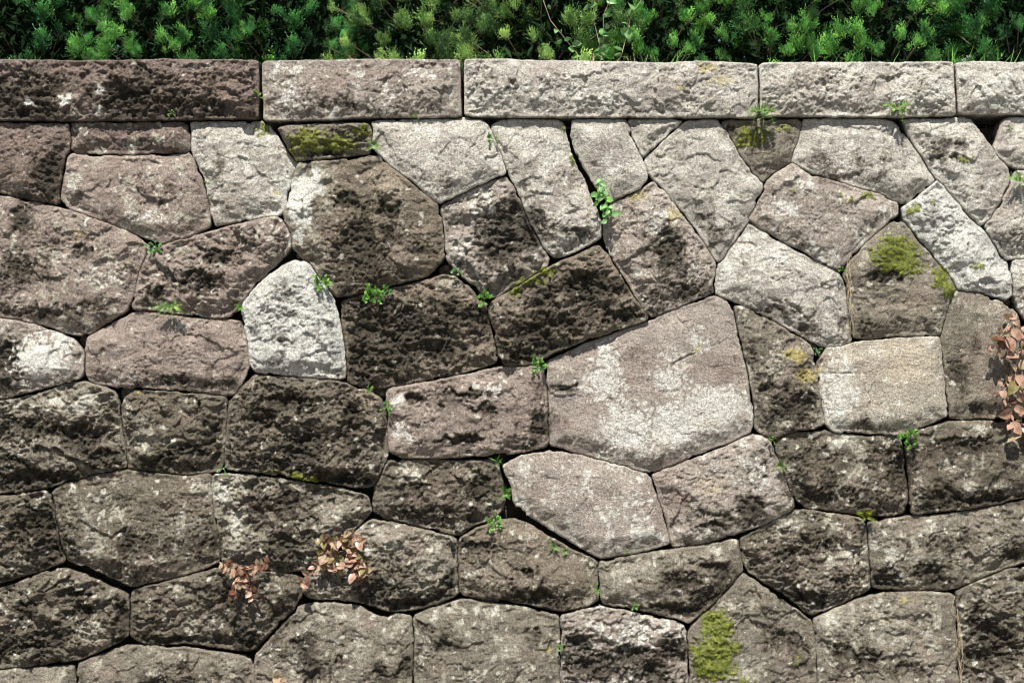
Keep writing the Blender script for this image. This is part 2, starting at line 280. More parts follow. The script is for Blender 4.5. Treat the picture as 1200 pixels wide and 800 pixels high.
# weather marks, the D ones also painted shade, that the photograph shows at given places: x, y, rx, ry, kind, strength
MARKS = [
 (352,235,22,42,'W',1.1),(372,215,18,30,'W',.9),(350,275,14,26,'W',.8),(375,300,14,18,'W',.5),
 (405,235,16,9,'D',.9),(452,245,18,12,'D',.8),(425,290,22,34,'D',.9),(455,275,14,12,'D',.8),(395,300,12,20,'D',.7),(487,292,12,9,'D',.7),(418,270,12,8,'D',.9),
 (600,270,36,30,'D',1.0),(560,235,22,16,'W',.5),(540,292,14,12,'W',.5),(585,300,30,20,'D',.6),
 (470,385,50,32,'D',.8),(430,420,22,26,'D',.9),(540,370,26,16,'D',.8),(510,410,30,12,'D',.7),(430,362,24,9,'B',.5),(530,335,12,8,'W',.6),
 (690,335,32,14,'D',1.0),(660,378,18,14,'D',.9),(625,395,24,22,'D',.8),(720,372,30,8,'D',.8),(640,345,12,8,'D',.6),
 (785,285,18,22,'D',.9),(770,262,18,12,'W',.5),(755,300,14,12,'D',.4),(800,340,26,12,'D',.6),(740,350,12,20,'B',.3),
 (255,303,22,8,'D',.9),(235,325,26,9,'D',.9),(240,337,14,6,'D',1.0),(290,310,16,14,'B',.5),(180,345,14,12,'D',.6),
 (25,262,16,28,'D',.7),(30,320,24,22,'D',.5),(97,293,11,6,'D',1.0),(60,365,44,7,'D',.7),(100,360,20,10,'D',.5),(125,320,20,14,'W',.4),(140,290,20,16,'B',.4),
 (8,420,20,24,'D',1.1),(50,420,26,22,'W',1.2),(70,405,14,14,'W',.8),(95,440,20,6,'B',.3),
 (120,225,30,20,'B',.5),(85,215,10,14,'W',.6),(210,225,22,16,'B',.5),(180,255,30,8,'W',.5),(190,220,16,8,'D',.4),
 (55,205,14,20,'D',.8),(25,195,26,10,'B',.7),(10,215,18,10,'W',.5),(30,165,26,16,'B',.6),
 (150,115,30,20,'D',1.0),(30,115,40,18,'D',.7),(215,118,22,16,'D',.6),(240,95,30,14,'B',.8),(75,100,20,10,'B',.5),(80,118,8,6,'W',1.1),(35,121,5,5,'W',1.2),(120,108,6,12,'W',.9),(230,78,6,5,'W',1.2),(215,82,10,5,'W',.7),(115,130,14,6,'W',.9),
 (385,95,34,16,'B',.9),(445,85,40,10,'B',.8),(340,105,14,30,'W',.4),(395,120,30,8,'D',.5),(485,85,16,8,'W',.5),(420,88,8,6,'W',.8),(453,102,6,6,'W',.9),(508,92,6,6,'W',.8),(480,120,30,8,'B',.4),(500,78,20,4,'D',.6),
 (570,90,24,14,'D',.5),(560,125,20,10,'W',.4),(640,110,90,20,'W',.35),(600,100,10,8,'D',.5),(830,80,12,6,'Y',1.0),(845,95,22,10,'Y',.6),(795,105,6,6,'Y',.8),
 (1010,105,28,16,'B',.7),(960,90,40,8,'D',.3),(1100,105,20,10,'W',.5),(1170,110,50,20,'W',.5),
 (1050,298,25,18,'M',1.3),(1062,315,16,8,'M',1.1),(1040,325,16,8,'D',1.2),(1103,325,12,12,'M',1.1),(1112,340,7,8,'M',1.0),(1085,312,14,8,'M',.5),(1025,380,14,8,'D',.5),(1070,355,34,20,'T',.4),
 (1020,230,7,5,'M',.9),(995,234,5,6,'M',.9),(930,225,10,8,'M',.4),(985,225,5,4,'M',.8),(925,245,8,8,'W',.9),(975,250,30,20,'B',.3),
 (1072,245,8,8,'M',.9),(1145,312,9,4,'M',.9),(1090,240,5,3,'M',.8),(1130,187,10,5,'M',.9),(1120,185,6,5,'D',.8),
 (1165,320,28,14,'W',.6),(1120,285,20,26,'W',.5),
 (360,165,22,14,'M',1.0),(395,168,22,12,'M',.9),(345,180,12,8,'M',.7),(425,152,12,7,'M',.9),(415,165,14,10,'D',.5),(380,180,26,4,'D',.8),
 (308,152,8,9,'M',1.0),(880,160,24,14,'M',.8),(920,150,14,10,'M',.6),(892,178,18,8,'Y',.4),(860,150,10,8,'D',.4),
 (640,318,14,5,'M',1.1),(618,330,20,5,'M',.9),(605,342,10,5,'M',.7),(748,230,14,8,'Y',.8),(790,250,12,14,'Y',.7),(716,260,6,20,'Y',.4),
 (455,215,30,24,'T',.5),(380,192,30,6,'M',.3),(560,195,20,14,'W',.3),(510,195,26,22,'B',.3),(500,165,16,18,'W',.4),
 (960,435,4,4,'Y',1),(930,415,14,10,'Y',1.0),(945,440,16,10,'Y',.8),(905,425,10,10,'W',.5),(945,470,30,12,'D',.8),(915,480,20,20,'D',.7),(900,455,12,8,'D',.7),(915,497,12,8,'W',.6),
 (980,470,16,34,'W',1.0),(975,440,10,14,'W',.6),(1060,425,40,30,'T',.6),(1050,480,20,12,'W',.2),(1010,500,16,7,'D',.6),
 (706,448,20,20,'W',1.1),(712,418,12,18,'W',.9),(722,478,10,16,'W',.9),(735,505,28,26,'W',1.15),(790,500,34,22,'W',1.2),(845,478,28,22,'W',1.2),(815,475,22,14,'W',1.0),(783,445,18,12,'W',1.1),(792,420,16,10,'W',.5),(690,480,24,24,'B',.5),(665,500,24,14,'B',.6),(720,518,40,8,'B',.6),(850,435,24,18,'B',.7),(760,395,26,14,'B',.3),(765,455,14,14,'B',.5),(820,400,10,14,'W',.7),(665,455,22,5,'D',.9),(815,410,4,5,'Y',.9),
 (485,467,14,4,'D',1.1),(545,462,22,4,'D',1.1),(568,480,14,6,'D',1.1),(515,475,6,5,'D',.8),(465,470,8,8,'W',1.0),(468,505,10,8,'W',.9),(478,512,6,6,'W',.9),(575,455,14,12,'W',.5),(540,515,30,4,'D',1.1),(630,500,14,20,'D',.8),(560,505,30,14,'B',.4),(530,495,26,12,'B',.4),
 (340,470,30,8,'D',1.1),(310,490,14,16,'D',.9),(410,490,14,20,'D',.8),(360,525,24,18,'D',1.0),(330,545,30,8,'D',.8),(430,470,14,10,'T',.6),(435,520,12,26,'W',.3),(400,560,40,6,'D',.9),(320,505,20,10,'T',.4),
 (68,470,12,8,'W',1.1),(100,470,12,12,'W',1.1),(95,478,16,7,'W',1.0),(20,475,6,5,'W',1.0),(55,480,6,6,'W',.8),(118,493,6,5,'W',.7),(60,505,22,8,'D',1.0),(95,510,22,12,'D',1.1),(30,500,22,7,'D',.7),(40,560,60,8,'D',1.1),(120,535,22,10,'D',.9),(10,540,14,10,'D',.8),(65,545,20,6,'W',.4),
 (220,530,22,6,'D',1.1),(190,540,22,9,'D',.8),(165,510,20,20,'W',.5),(225,490,20,16,'B',.6),(170,475,24,6,'B',.5),(162,460,6,4,'Y',.8),(183,463,6,4,'Y',.6),(245,505,8,20,'D',.7),
 (258,580,14,18,'W',1.0),(275,620,12,28,'W',.9),(300,600,10,30,'D',.5),(340,590,34,16,'D',.6),(345,555,10,4,'M',.8),(360,562,14,3,'M',.8),(320,552,10,2,'M',.7),(335,640,30,18,'D',.5),(270,575,10,26,'W',.6),(395,600,14,12,'W',.4),
 (40,610,22,22,'D',1.1),(60,640,20,14,'D',1.0),(15,600,12,8,'B',.3),(14,662,10,8,'W',.8),
 (110,610,20,30,'W',.4),(125,580,16,14,'W',.3),(210,620,8,20,'W',.6),(160,640,30,14,'D',.6),(120,640,16,14,'W',.5),(245,640,12,14,'D',.7),(230,610,10,14,'W',.4),(200,590,20,16,'B',.4),
 (475,552,6,6,'W',1.2),(485,557,6,6,'W',1.2),(470,562,5,5,'W',1.1),(548,553,12,8,'W',.5),(490,570,14,5,'D',.9),(560,570,14,18,'D',.8),(500,600,40,10,'D',.5),(455,550,12,6,'B',.3),
 (640,575,20,20,'B',.3),(700,590,30,20,'B',.3),(745,600,28,30,'W',.3),(610,590,8,8,'W',.6),(625,560,12,12,'D',.25),
 (830,570,24,14,'T',.6),(890,550,16,20,'W',.4),(895,548,6,10,'D',.8),(880,595,20,14,'D',.8),(800,580,18,24,'B',.5),(850,605,40,10,'D',.6),(835,615,14,5,'D',.9),
 (985,520,18,6,'W',.9),(1005,530,6,30,'W',.6),(1040,518,6,5,'W',.9),(1030,525,14,6,'Y',.3),(960,530,26,14,'D',.6),(1050,550,16,22,'D',.9),(970,580,40,12,'D',.8),(985,580,8,8,'W',.5),(1000,560,12,16,'W',.4),
 (1145,503,10,7,'W',.9),(1140,545,5,10,'W',.8),(1130,570,5,6,'W',.9),(1130,520,30,8,'D',.8),(1175,572,6,7,'W',.9),(1100,580,26,12,'D',.7),(1170,540,30,14,'B',.4),(1150,585,60,6,'D',1.0),
 (440,622,6,5,'W',1.1),(432,645,6,5,'W',1.2),(463,637,10,9,'W',.8),(510,632,20,8,'W',.4),(500,670,14,22,'W',.7),(460,655,20,16,'B',.5),(440,690,30,14,'D',.8),(525,685,12,16,'D',.8),(480,705,40,8,'D',1.0),(435,630,16,10,'W',.5),
 (550,672,5,4,'W',1.1),(575,665,12,6,'W',.6),(560,640,24,5,'D',1.0),(618,672,8,4,'D',1.1),(620,700,40,10,'D',.8),(640,660,26,22,'B',.4),(650,690,12,8,'W',.4),
 (210,690,8,8,'W',.7),(225,725,16,14,'W',.7),(235,745,10,8,'W',.7),(260,700,26,18,'D',.6),(200,750,40,6,'D',1.1),(180,710,16,10,'D',.4),(330,735,20,22,'D',.6),(290,750,20,10,'D',.7),
 (85,695,22,8,'D',.8),(100,718,18,6,'D',.9),(30,712,14,8,'D',.9),(60,745,26,8,'D',.8),(20,760,30,10,'D',1.0),(105,745,18,12,'W',.5),(90,685,12,4,'W',.7),(140,715,6,20,'D',.8),(18,770,8,6,'W',.5),
 (170,765,30,8,'W',.35),(215,785,12,14,'D',.6),(270,785,12,8,'W',.5),(200,800,30,8,'D',.7),
 (350,750,22,14,'D',.6),(425,755,10,24,'W',.7),(395,720,6,4,'W',.8),(380,718,5,5,'W',.8),(370,785,20,14,'D',.7),(450,790,14,10,'D',.7),(455,740,10,12,'W',.5),(345,785,14,14,'W',.5),(475,780,8,10,'D',.9),
 (507,721,5,6,'W',1.1),(560,715,6,6,'W',1.1),(583,718,8,6,'W',1.1),(525,714,10,5,'W',.7),(545,744,6,6,'W',.9),(553,750,4,4,'W',.9),(583,747,5,5,'W',.9),(505,735,16,8,'D',.6),(520,755,16,6,'D',.8),(595,765,10,12,'W',.6),(610,780,20,12,'B',.3),(625,740,10,8,'D',.8),
 (640,760,6,6,'Y',.8),(615,780,8,8,'W',.6),(680,750,16,10,'D',1.0),(700,780,24,14,'D',1.0),(740,765,20,10,'D',.9),(745,740,24,14,'W',.6),(700,735,14,6,'W',.6),(790,755,14,14,'D',.8),(765,785,20,12,'D',.8),(795,740,8,10,'W',.6),(690,722,30,6,'B',.3),
 (745,665,20,14,'W',.7),(720,685,16,20,'W',.6),(842,647,5,5,'W',1.1),(835,665,20,10,'D',.9),(800,680,22,12,'D',.8),(830,700,20,12,'D',.9),(790,712,30,5,'D',1.0),(745,698,10,6,'W',.8),(760,690,20,10,'B',.3),
 (840,735,16,20,'M',1.3),(830,770,18,24,'M',1.2),(850,760,14,14,'M',1.0),(827,735,4,4,'W',1.2),(840,780,24,20,'M',.9),(890,700,20,14,'T',.3),(905,740,16,20,'D',.6),(875,780,20,20,'W',.4),(930,770,12,14,'M',.4),(935,760,16,20,'D',.5),(870,795,20,7,'M',.6),
 (1015,643,5,5,'W',1.3),(995,650,10,12,'W',.8),(925,612,14,6,'W',.8),(987,618,8,6,'W',.7),(960,680,12,10,'W',.5),(1010,685,12,8,'W',.7),(920,650,16,20,'D',.5),(990,680,10,8,'D',.9),(940,700,30,8,'D',.9),(970,640,10,6,'D',.7),
 (1045,648,12,12,'W',.8),(1078,655,10,8,'W',.8),(1092,620,12,8,'W',.8),(1062,657,3,3,'W',1.2),(1055,675,8,5,'W',.8),(1040,680,16,12,'D',1.1),(1090,670,20,14,'D',.8),(1150,625,50,12,'B',.3),(1100,640,16,10,'D',.6),(1170,640,20,14,'W',.3),(1185,650,14,8,'D',.8),
 (975,725,20,12,'W',.8),(1032,750,8,8,'W',.9),(1086,742,4,4,'W',1.3),(1060,720,40,10,'W',.4),(1060,702,14,3,'Y',.7),(1035,722,14,5,'Y',.5),(1000,752,6,4,'W',.8),(1020,770,26,10,'D',.8),(985,765,14,20,'D',.7),(1060,780,30,10,'D',.6),(1010,735,20,8,'W',.4),(1075,760,20,10,'W',.3),
 (1185,688,12,8,'W',.8),(1144,702,4,6,'W',.8),(1140,725,14,12,'D',.8),(1170,745,24,12,'D',1.0),(1150,770,30,8,'D',.9),(1170,790,20,8,'W',.5),(1190,780,10,5,'M',.5),(1130,730,5,30,'W',.5),(1155,720,8,8,'W',.5),
 (1120,430,14,18,'D',.7),(1150,400,24,14,'D',.3),(1145,480,8,6,'D',.8),(1160,375,20,20,'W',.4),(1145,355,14,8,'D',.4),
 (905,365,40,8,'D',.6),(955,370,12,16,'B',.6),(945,385,20,8,'D',.5),(990,380,8,14,'D',.7),(900,300,30,14,'W',.5),(860,320,14,14,'W',.3),(930,345,14,14,'B',.3),
 (640,180,20,20,'W',.3),(615,250,20,16,'D',.4),(655,270,34,6,'D',.6),(690,240,8,34,'B',.5),(620,190,10,8,'D',.4),(675,205,6,20,'B',.4),(665,150,6,10,'M',.7),(672,190,4,12,'M',.7),
 (712,165,18,14,'B',.4),(730,200,20,14,'W',.3),(820,190,30,24,'B',.25),(840,270,24,8,'D',.3),(850,225,10,6,'D',.4),(825,255,10,5,'D',.5),
 (1000,160,40,8,'W',.3),(1010,190,36,8,'D',.35),(990,205,36,6,'D',.4),(1000,175,14,6,'B',.4),(965,185,14,10,'D',.4),
 (1115,170,14,10,'D',.6),(1100,180,12,10,'D',.6),(1120,205,20,10,'W',.4),
 (325,340,20,6,'D',.3),(340,370,24,5,'D',.35),(320,395,20,6,'D',.4),(370,400,20,5,'D',.35),(340,420,20,6,'D',.3),(385,380,14,5,'D',.3),
 (270,225,10,10,'B',.3),(290,200,24,24,'W',.2),(262,195,10,10,'D',.2),(270,235,24,10,'B',.3),(325,225,5,4,'Y',.9),
 (190,425,70,20,'B',.35),(215,410,40,14,'D',.15),(200,445,20,8,'D',.8),(140,442,18,5,'W',.5),(240,450,40,6,'D',.4),(260,435,14,14,'D',.3),(92,275,16,12,'Y',.55),(148,310,6,5,'Y',.6),
]
MK = np.array([(m[0], m[1], m[2], m[3], m[5]) for m in MARKS], float); MKK = np.array([m[4] for m in MARKS])
MOSS_PTS = []
# cracks, seams and chisel marks: end points, half width in mm, depth in mm
CRACKS = [(24,148,28,200,2,4),(28,200,60,236,3,7),(28,202,2,216,3,5),(972,437,1008,437,2,6),(548,181,563,160,2.5,7),(792,424,815,414,3,9),(788,430,792,424,3,8),
 (646,460,680,452,3,8),(105,580,106,606,2.5,7),(205,600,204,642,2.5,6),(137,570,140,600,2,3),(192,216,214,244,2.5,5),(165,78,172,92,2,-5),(185,84,196,112,3,-6),(70,78,110,86,3,6),
 (530,458,570,484,4,9),(575,486,578,520,2.5,6),(480,600,560,600,3,4),(1160,82,1176,112,3,8),(1172,82,1190,108,3,8),(1184,80,1202,104,3,8),(1196,80,1214,100,3,8),(1146,92,1168,118,3,7),
 (805,160,822,166,2.5,5),(930,215,960,232,2,4),(900,350,930,358,3,7),(930,358,950,378,3,8),(1130,440,1134,470,2,4),(408,500,410,530,3,7),(300,505,330,520,3,6),(340,165,344,178,2,4),
 (700,770,706,798,3,7),(620,650,645,690,2.5,5),(880,690,905,740,3,6),(1000,640,1004,670,2,4),(1175,600,1180,640,3,6),(232,560,236,585,3,6),(60,300,105,330,3,5),(230,420,270,446,3,4),(840,560,828,600,3,6),(868,530,880,560,3,7)]
def cracks(px, py):
    out = np.zeros(px.shape)
    for ax, ay, bx_, by_, w_, dp in CRACKS:
        if bx_ == 0 or max(ax, bx_) < px.min()-5 or min(ax, bx_) > px.max()+5 or max(ay, by_) < py.min()-5 or min(ay, by_) > py.max()+5: continue
        ex, ey = bx_-ax, by_-ay; t = np.clip(((px-ax)*ex+(py-ay)*ey)/(ex*ex+ey*ey), 0, 1)
        dd = np.hypot(px-ax-ex*t, py-ay-ey*t)/(w_*.3*1.3); out += dp*.001*np.exp(-dd*dd)*np.sqrt(np.clip(4*t*(1-t)+.25, 0, 1))
    return out
def chaikin(p, n=2, q=.22):
    p = np.array(p, float)
    for _ in range(n):
        a = p; b = np.roll(p, -1, 0); p = np.stack([a*(1-q)+b*q, a*q+b*(1-q)], 1).reshape(-1, 2)
    return p
def sdf(P, x, z):
    """signed distance, positive inside"""
    A = P; B = np.roll(P, -1, 0); best = np.full(x.shape, 1e9); ins = np.zeros(x.shape, bool)
    for a, b in zip(A, B):
        ex, ez = b-a; wx = x-a[0]; wz = z-a[1]; t = np.clip((wx*ex+wz*ez)/(ex*ex+ez*ez+1e-12), 0, 1)
        best = np.minimum(best, (wx-ex*t)**2+(wz-ez*t)**2)
        c = (a[1] > z) != (b[1] > z)
        if ez != 0: ins ^= c & (x < ex*(z-a[1])/ez+a[0])
    d = np.sqrt(best); return np.where(ins, d, -d)
def blend(c, k, m): return c*(1-m[:, None])+np.array(k)*m[:, None]
def surface(x, z, d, tone, pale, dark, rel, edge, seed, cap=False, detail=True):
    """height of the stone face over the joint plane and its mineral colour"""
    r = np.random.RandomState(seed+100)
    cx, cz = x.mean(), z.mean(); hw = max(np.ptp(x), .05)/2; hh = max(np.ptp(z), .05)/2
    px = x/PX+600; py = 400-(z-EYE)/PX
    wpx = px+7*fbm(px/14, py/14, 3, 61)+3*pn(px/5, py/5, 15); wpy = py+6*fbm(px/14, py/14, 3, 67)+3*pn(px/5, py/5, 19)
    mk = {k: np.zeros(x.shape) for k in 'WDMYBT'}
    if detail:
        x0, x1, y0, y1 = px.min()-60, px.max()+60, py.min()-60, py.max()+60
        sel = (MK[:, 0] > x0) & (MK[:, 0] < x1) & (MK[:, 1] > y0) & (MK[:, 1] < y1)
        for (mx, my, rx, ry, s), k in zip(MK[sel], MKK[sel]):
            q = ((wpx-mx)/rx)**2+((wpy-my)/ry)**2
            mk[k] = np.maximum(mk[k], s*np.exp(-q*.75))
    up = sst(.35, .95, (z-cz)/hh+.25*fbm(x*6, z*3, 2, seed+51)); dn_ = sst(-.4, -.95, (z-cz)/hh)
    e = edge/1000.*(.26+.36*sst(-.4, .5, fbm(x*9, z*9, 2, seed+50)))*(1 if cap else 1+.9*up*min(rel, 1.2)+.3*dn_)
    prof = np.sqrt(np.clip(1-(1-np.clip(d/e, 0, 1))**2, 0, 1))
    lowsoft = sst(.0, .085, d)
    amp = (.016 if cap else .022)
    h = prof*e*.75+lowsoft*amp
    # lower part turned under a little, as in the photo
    h += lowsoft*((x-cx)/hw*r.uniform(-.008, .008)+(z-cz)/hh*r.uniform(-.012, .002))
    inn = sst(0, .02, d)
    big = fbm(x*5+r.uniform(0, 50), z*6, 3, seed)
    fa = facets(x, z, seed % 40, 7.5, .35); fb = facets(x, z, (seed+9) % 40, 17, .4); fc = facets(x+3, z, (seed+4) % 40, 38, .45)
    mid = fbm(x*26, z*32, 4, seed+2, .55); fine = fbm(x*75, z*85, 4, 9, .62)
    rd = ridged(x*18, z*26, 4, seed+21)
    sm = rel**1.5; rough = sst(-.25, .45, fbm(x*4.5, z*4.5, 2, seed+60)+.9*mk['D']-.5*mk['W']+(rel-.8)*.8)
    h += inn*rel*(.013*big+.010*fa+.0060*fb+.0052*mid)+inn*sm*.0036*fc*rough
    h += (.3+.7*inn)*(.0014+.0036*rel*rough)*fine+inn*sm*rough*.0058*np.minimum(0, fbm(x*40, z*48, 4, 77, .68)+.02)*1.6
    h += inn*(.25+rough)*rel*.0022*(ridged(x*52, z*64, 2, 91)-.55)
    h += inn*(rel > 1.03)*(.010*(rd-.55)+.006*fa+.005*fb+.006*np.minimum(0, fbm(x*15, z*21, 3, seed+88)))
    # dark crust, with shade painted in at D marks, on broken, pitted places
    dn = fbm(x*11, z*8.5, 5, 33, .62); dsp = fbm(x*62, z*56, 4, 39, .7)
    dq = dn*.5+.33*dsp+dark*.44-.17+.80*mk['D']-.45*mk['W']-.25*mk['T']-.1*mk['M']-.14*up+.10*dn_  # less dark towards the stone's top, darker towards its bottom
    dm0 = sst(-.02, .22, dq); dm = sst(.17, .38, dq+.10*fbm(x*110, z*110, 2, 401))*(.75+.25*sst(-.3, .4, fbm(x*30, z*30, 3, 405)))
    pit = sst(.25, .85, mk['D']*(.85+.5*fbm(x*30, z*38, 3, 44))+.3*dn)*inn
    h -= pit*(.013+.012*np.abs(fbm(x*26, z*34, 3, 46)))*min(rel, 1.2)
    h -= dm*inn*.0025*(1+fbm(x*60, z*60, 3, 45))
    if detail: h -= cracks(px+2.2*fbm(px/9, py/9, 3, 301), py+2.2*fbm(px/9, py/9, 3, 307))
    mn = fbm(x*55, z*55, 4, 71, .6)
    mo = sst(.34, .74, mk['M']*(1+.2*mn)+.22*fbm(x*28, z*28, 3, 73)+.22*mn)
    h += mo*(.005+.004*mn)
    # colours of stone, crusts with painted shade and lichen
    c = np.repeat(np.array(TONE[tone])[None]*r.uniform(.93, 1.07), len(x), 0)
    hue = fbm(x*4, z*4, 4, 81)
    c = c*(1+.35*fbm(x*9, z*9, 6, 83, .68))[:, None]
    c = blend(c, (.20, .152, .128), np.clip(sst(.05, .6, hue)*.5+.7*sst(.15, .7, mk['B']*(.8+.6*fbm(x*22, z*22, 4, 85))), 0, .9)*(0.6 if tone in 'WL' else .85))
    c = blend(c, (.40, .335, .25), .8*sst(.15, .8, mk['T']+.15*mn))
    ln = fbm(x*15, z*11, 5, 51, .66); sp = fbm(x*60, z*60, 3, 53, .6)
    f1, _, _, rr = worley(x*36+.4*pn(x*40, z*40, 5), z*36+.4*pn(x*40, z*40, 6), 5)
    spots = sst(.42, .30, f1/(.55+.45*rr[0]))*(rr[1] > 1-1.1*pale)
    pm = sst(.27, .44, ln*.8+pale*.5-.10+(.42 if tone in 'WLRT' else .5)*mk['W']+.24*sp-.25*mk['B']-.2*mk['D'])
    g1_, _, _, r2 = worley(x*62+.5*pn(x*60, z*60, 25), z*62+.5*pn(x*60, z*60, 26), 17)
    wv = mk['W']*1.15+.12*ln-.35*mk['B']
    disc = np.maximum(sst(.50, .36, f1/(.6+.4*rr[0]))*(wv > .42+.30*rr[1]), sst(.52, .36, g1_)*(wv > .38+.28*r2[1]))
    pm = pm*(1-.3*sst(.1, .5, mk['W']))
    pc = (.50, .49, .445) if tone in 'WLRT' else (.33, .31, .25)
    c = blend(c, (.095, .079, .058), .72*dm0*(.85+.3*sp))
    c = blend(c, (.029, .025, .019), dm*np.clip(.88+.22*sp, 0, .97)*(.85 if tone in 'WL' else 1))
    c = blend(c, pc, np.clip(pm*(.80+.3*sp), 0, .95)*(1-.75*dm*(mk['W'] < .6)))
    c = blend(c, (.50, .49, .42), np.clip(spots*(.7+.4*sp), 0, .9)*(1-.5*dm))
    dk = tone in 'DGBU'; c = blend(c, (.40, .385, .32) if dk else (.53, .52, .47), np.clip(disc*(.8+.4*sp)*(sst(.85, 1.1, mk['W']*1.3)*.6+.3 if dk else 1), 0, .92))
    big_w = sst(.66, .8, mk['W']+.10*sp+.1*ln)
    c = blend(c, (.57, .565, .52), big_w*(.8 if tone not in 'DG' and rel > .5 else .35))
    c = blend(c, (.44, .38, .10), .45*sst(.35, .75, mk['Y']+.35*mn))
    c = blend(c, (.12, .14, .022), .8*mo); c = blend(c, (.235, .27, .035), mo*sst(-.1, .5, mn)*.8)
    return h, np.clip(c, .012, .8), mo
def build_stone(spec, name, parent, step, seed, depth=.22, cap=False, detail=True, shift=0.):
    poly, tone, pale, dark, rel, edge = spec
    P = np.array([(WX(a), WZ(b)) for a, b in poly]); P = chaikin(P, 2, .08 if not cap else .04)
    nb_ = [Q for Q in (NEIGH if detail or cap else []) if Q is not P and np.abs((Q-P.mean(0))).min(0).max() < 1.2 and
           (Q.min(0) < P.max(0)+.02).all() and (Q.max(0) > P.min(0)-.02).all() and not (np.allclose(Q.mean(0), P.mean(0)))]
    def fld(x, z):
        wx = x+.0042*fbm(x*20, z*20, 3, 205)+.0016*pn(x*75, z*75, 203); wz = z+.0036*fbm(x*20, z*20, 3, 215)+.0016*pn(x*75, z*75, 213)
        if cap: wx = x+(wx-x)*.6; wz = z+(wz-z)*.6+.0028*fbm(x*5+seed, z*0+seed, 3, 219)+.0025*np.minimum(0, fbm(x*13, z*3, 3, 223))
        d = sdf(P, wx, wz)
        if not (detail or cap): return d+.001
        out = d+(.0085 if detail and not cap else .0005)
        near = (d < .02) & (d > -.02)
        if nb_ and near.any():
            m = np.full(near.sum(), -1.)
            for Q in nb_: m = np.maximum(m, sdf(Q, wx[near], wz[near]))
            wj = .0003+.0034*sst(-.1, .7, fbm(x[near]*7, z[near]*7, 2, 231))
            out[near] = np.minimum(out[near], (d[near]-m)/2-wj)
        ch = sst(.3, .65, fbm(x*13+seed, z*13, 3, seed+6))*.007
        return out-ch*(0 if cap else sst(.03, 0, d))
    x0, z0 = P.min(0)-2*step; x1, z1 = P.max(0)+2*step
    xs = np.arange(x0, x1, step); zs = np.arange(z0, z1, step); X, Z = np.meshgrid(xs, zs)
    D = fld(X, Z); ok = D > -.3*step
    cell = ok[:-1, :-1] & ok[1:, :-1] & ok[:-1, 1:] & ok[1:, 1:]
    cnt = np.zeros(X.shape, int)
    for a in (0, 1):
        for b in (0, 1): cnt[a:a+cell.shape[0], b:b+cell.shape[1]] += cell
    idx = -np.ones(X.shape, int); use = cnt > 0; idx[use] = np.arange(use.sum())
    cz_, cx_ = np.nonzero(cell)
    F = np.stack([idx[cz_, cx_], idx[cz_, cx_+1], idx[cz_+1, cx_+1], idx[cz_+1, cx_]], 1)
    x = X[use].copy(); z = Z[use].copy(); bd = cnt[use] < 4
    for _ in range(2):
        bx, bz = x[bd], z[bd]; d0 = fld(bx, bz); e = 1e-3
        gx_ = (fld(bx+e, bz)-d0)/e; gz_ = (fld(bx, bz+e)-d0)/e
        gl = np.maximum(np.sqrt(gx_**2+gz_**2), .5); k_ = np.clip(d0/gl, -step, step); x[bd] = bx-gx_/gl*k_; z[bd] = bz-gz_/gl*k_
    d = np.maximum(fld(x, z), 0); d[bd] = 0
    h, c, mo = surface(x, z, d, tone, pale, dark, rel, edge, seed, cap, detail)
    out = -h - (.025 if cap else 0) - shift
    V = np.stack([x, out, z], 1)
    # boundary loop edges -> skirt
    E = {}
    for a, b in ((0, 1), (1, 2), (2, 3), (3, 0)):
        for u, v_ in zip(F[:, a], F[:, b]): E[(u, v_)] = 1
    be = [(u, v_) for (u, v_) in E if (v_, u) not in E]
    bi = np.array(sorted({u for e2 in be for u in e2})); mp = {int(u): k for k, u in enumerate(bi)}; n0 = len(V); nb = len(bi)
    ctr = np.array([x.mean(), z.mean()]); vs = [V]; cs = [c]; FF = [F]
    dirv = np.stack([x[bi], z[bi]], 1)-ctr; dirv /= np.linalg.norm(dirv, axis=1)[:, None]+1e-6
    if cap: lv = [(.012, .0), (.05, .001), (.30, .004)]
    else: lv = [(.010, .0006), (.035, .004), (.09, .012), (depth, .03)]
    prev = None
    for k, (dy, ins) in enumerate(lv):
        q = V[bi].copy(); q[:, 1] += dy; wob = .6+.8*np.abs(pn(x[bi]*40, z[bi]*40, 4+k))
        if cap:
            top = z[bi] > WZ(78); wob = np.where(top, 0, wob)
        q[:, 0] -= dirv[:, 0]*ins*wob; q[:, 2] -= dirv[:, 1]*ins*wob
        q[:, 0] += .0015*pn(q[:, 2]*60+k, q[:, 1]*60, 8)
        if cap: q[:, 2] += .002*fbm(q[:, 0]*25, q[:, 1]*25+k, 3, 8)
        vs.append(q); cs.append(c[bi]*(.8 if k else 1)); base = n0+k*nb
        FF.append(np.array([((v_ if k == 0 else base-nb+mp[int(v_)]), (u if k == 0 else base-nb+mp[int(u)]), base+mp[int(u)], base+mp[int(v_)]) for u, v_ in be]))
    V = np.concatenate(vs); FF = np.concatenate(FF); cc = np.concatenate(cs)
    o = link(name, mesh_np(name, V, FF, M_STONE, True, cc), parent)
    # spots where moss cushions grow
    if detail:
        k = np.nonzero(mo > .25)[0]
        if len(k):
            k = k[np.random.RandomState(seed).rand(len(k)) < .5*mo[k]]
            MOSS_PTS.append((o, np.stack([x[k], out[k], z[k]], 1)))
    return o
NEIGH = [chaikin(np.array([(WX(a), WZ(b)) for a, b in q[0]]), 2, .04 if q in CAPS else .08) for q in STONES+CAPS]
wall = thing('stone_wall', 'old retaining wall of large lichen-spotted irregular stones under a long flat coping', 'wall', (0, .05, 0))
wall.location = (0, 0, 0)
STEP = .0038
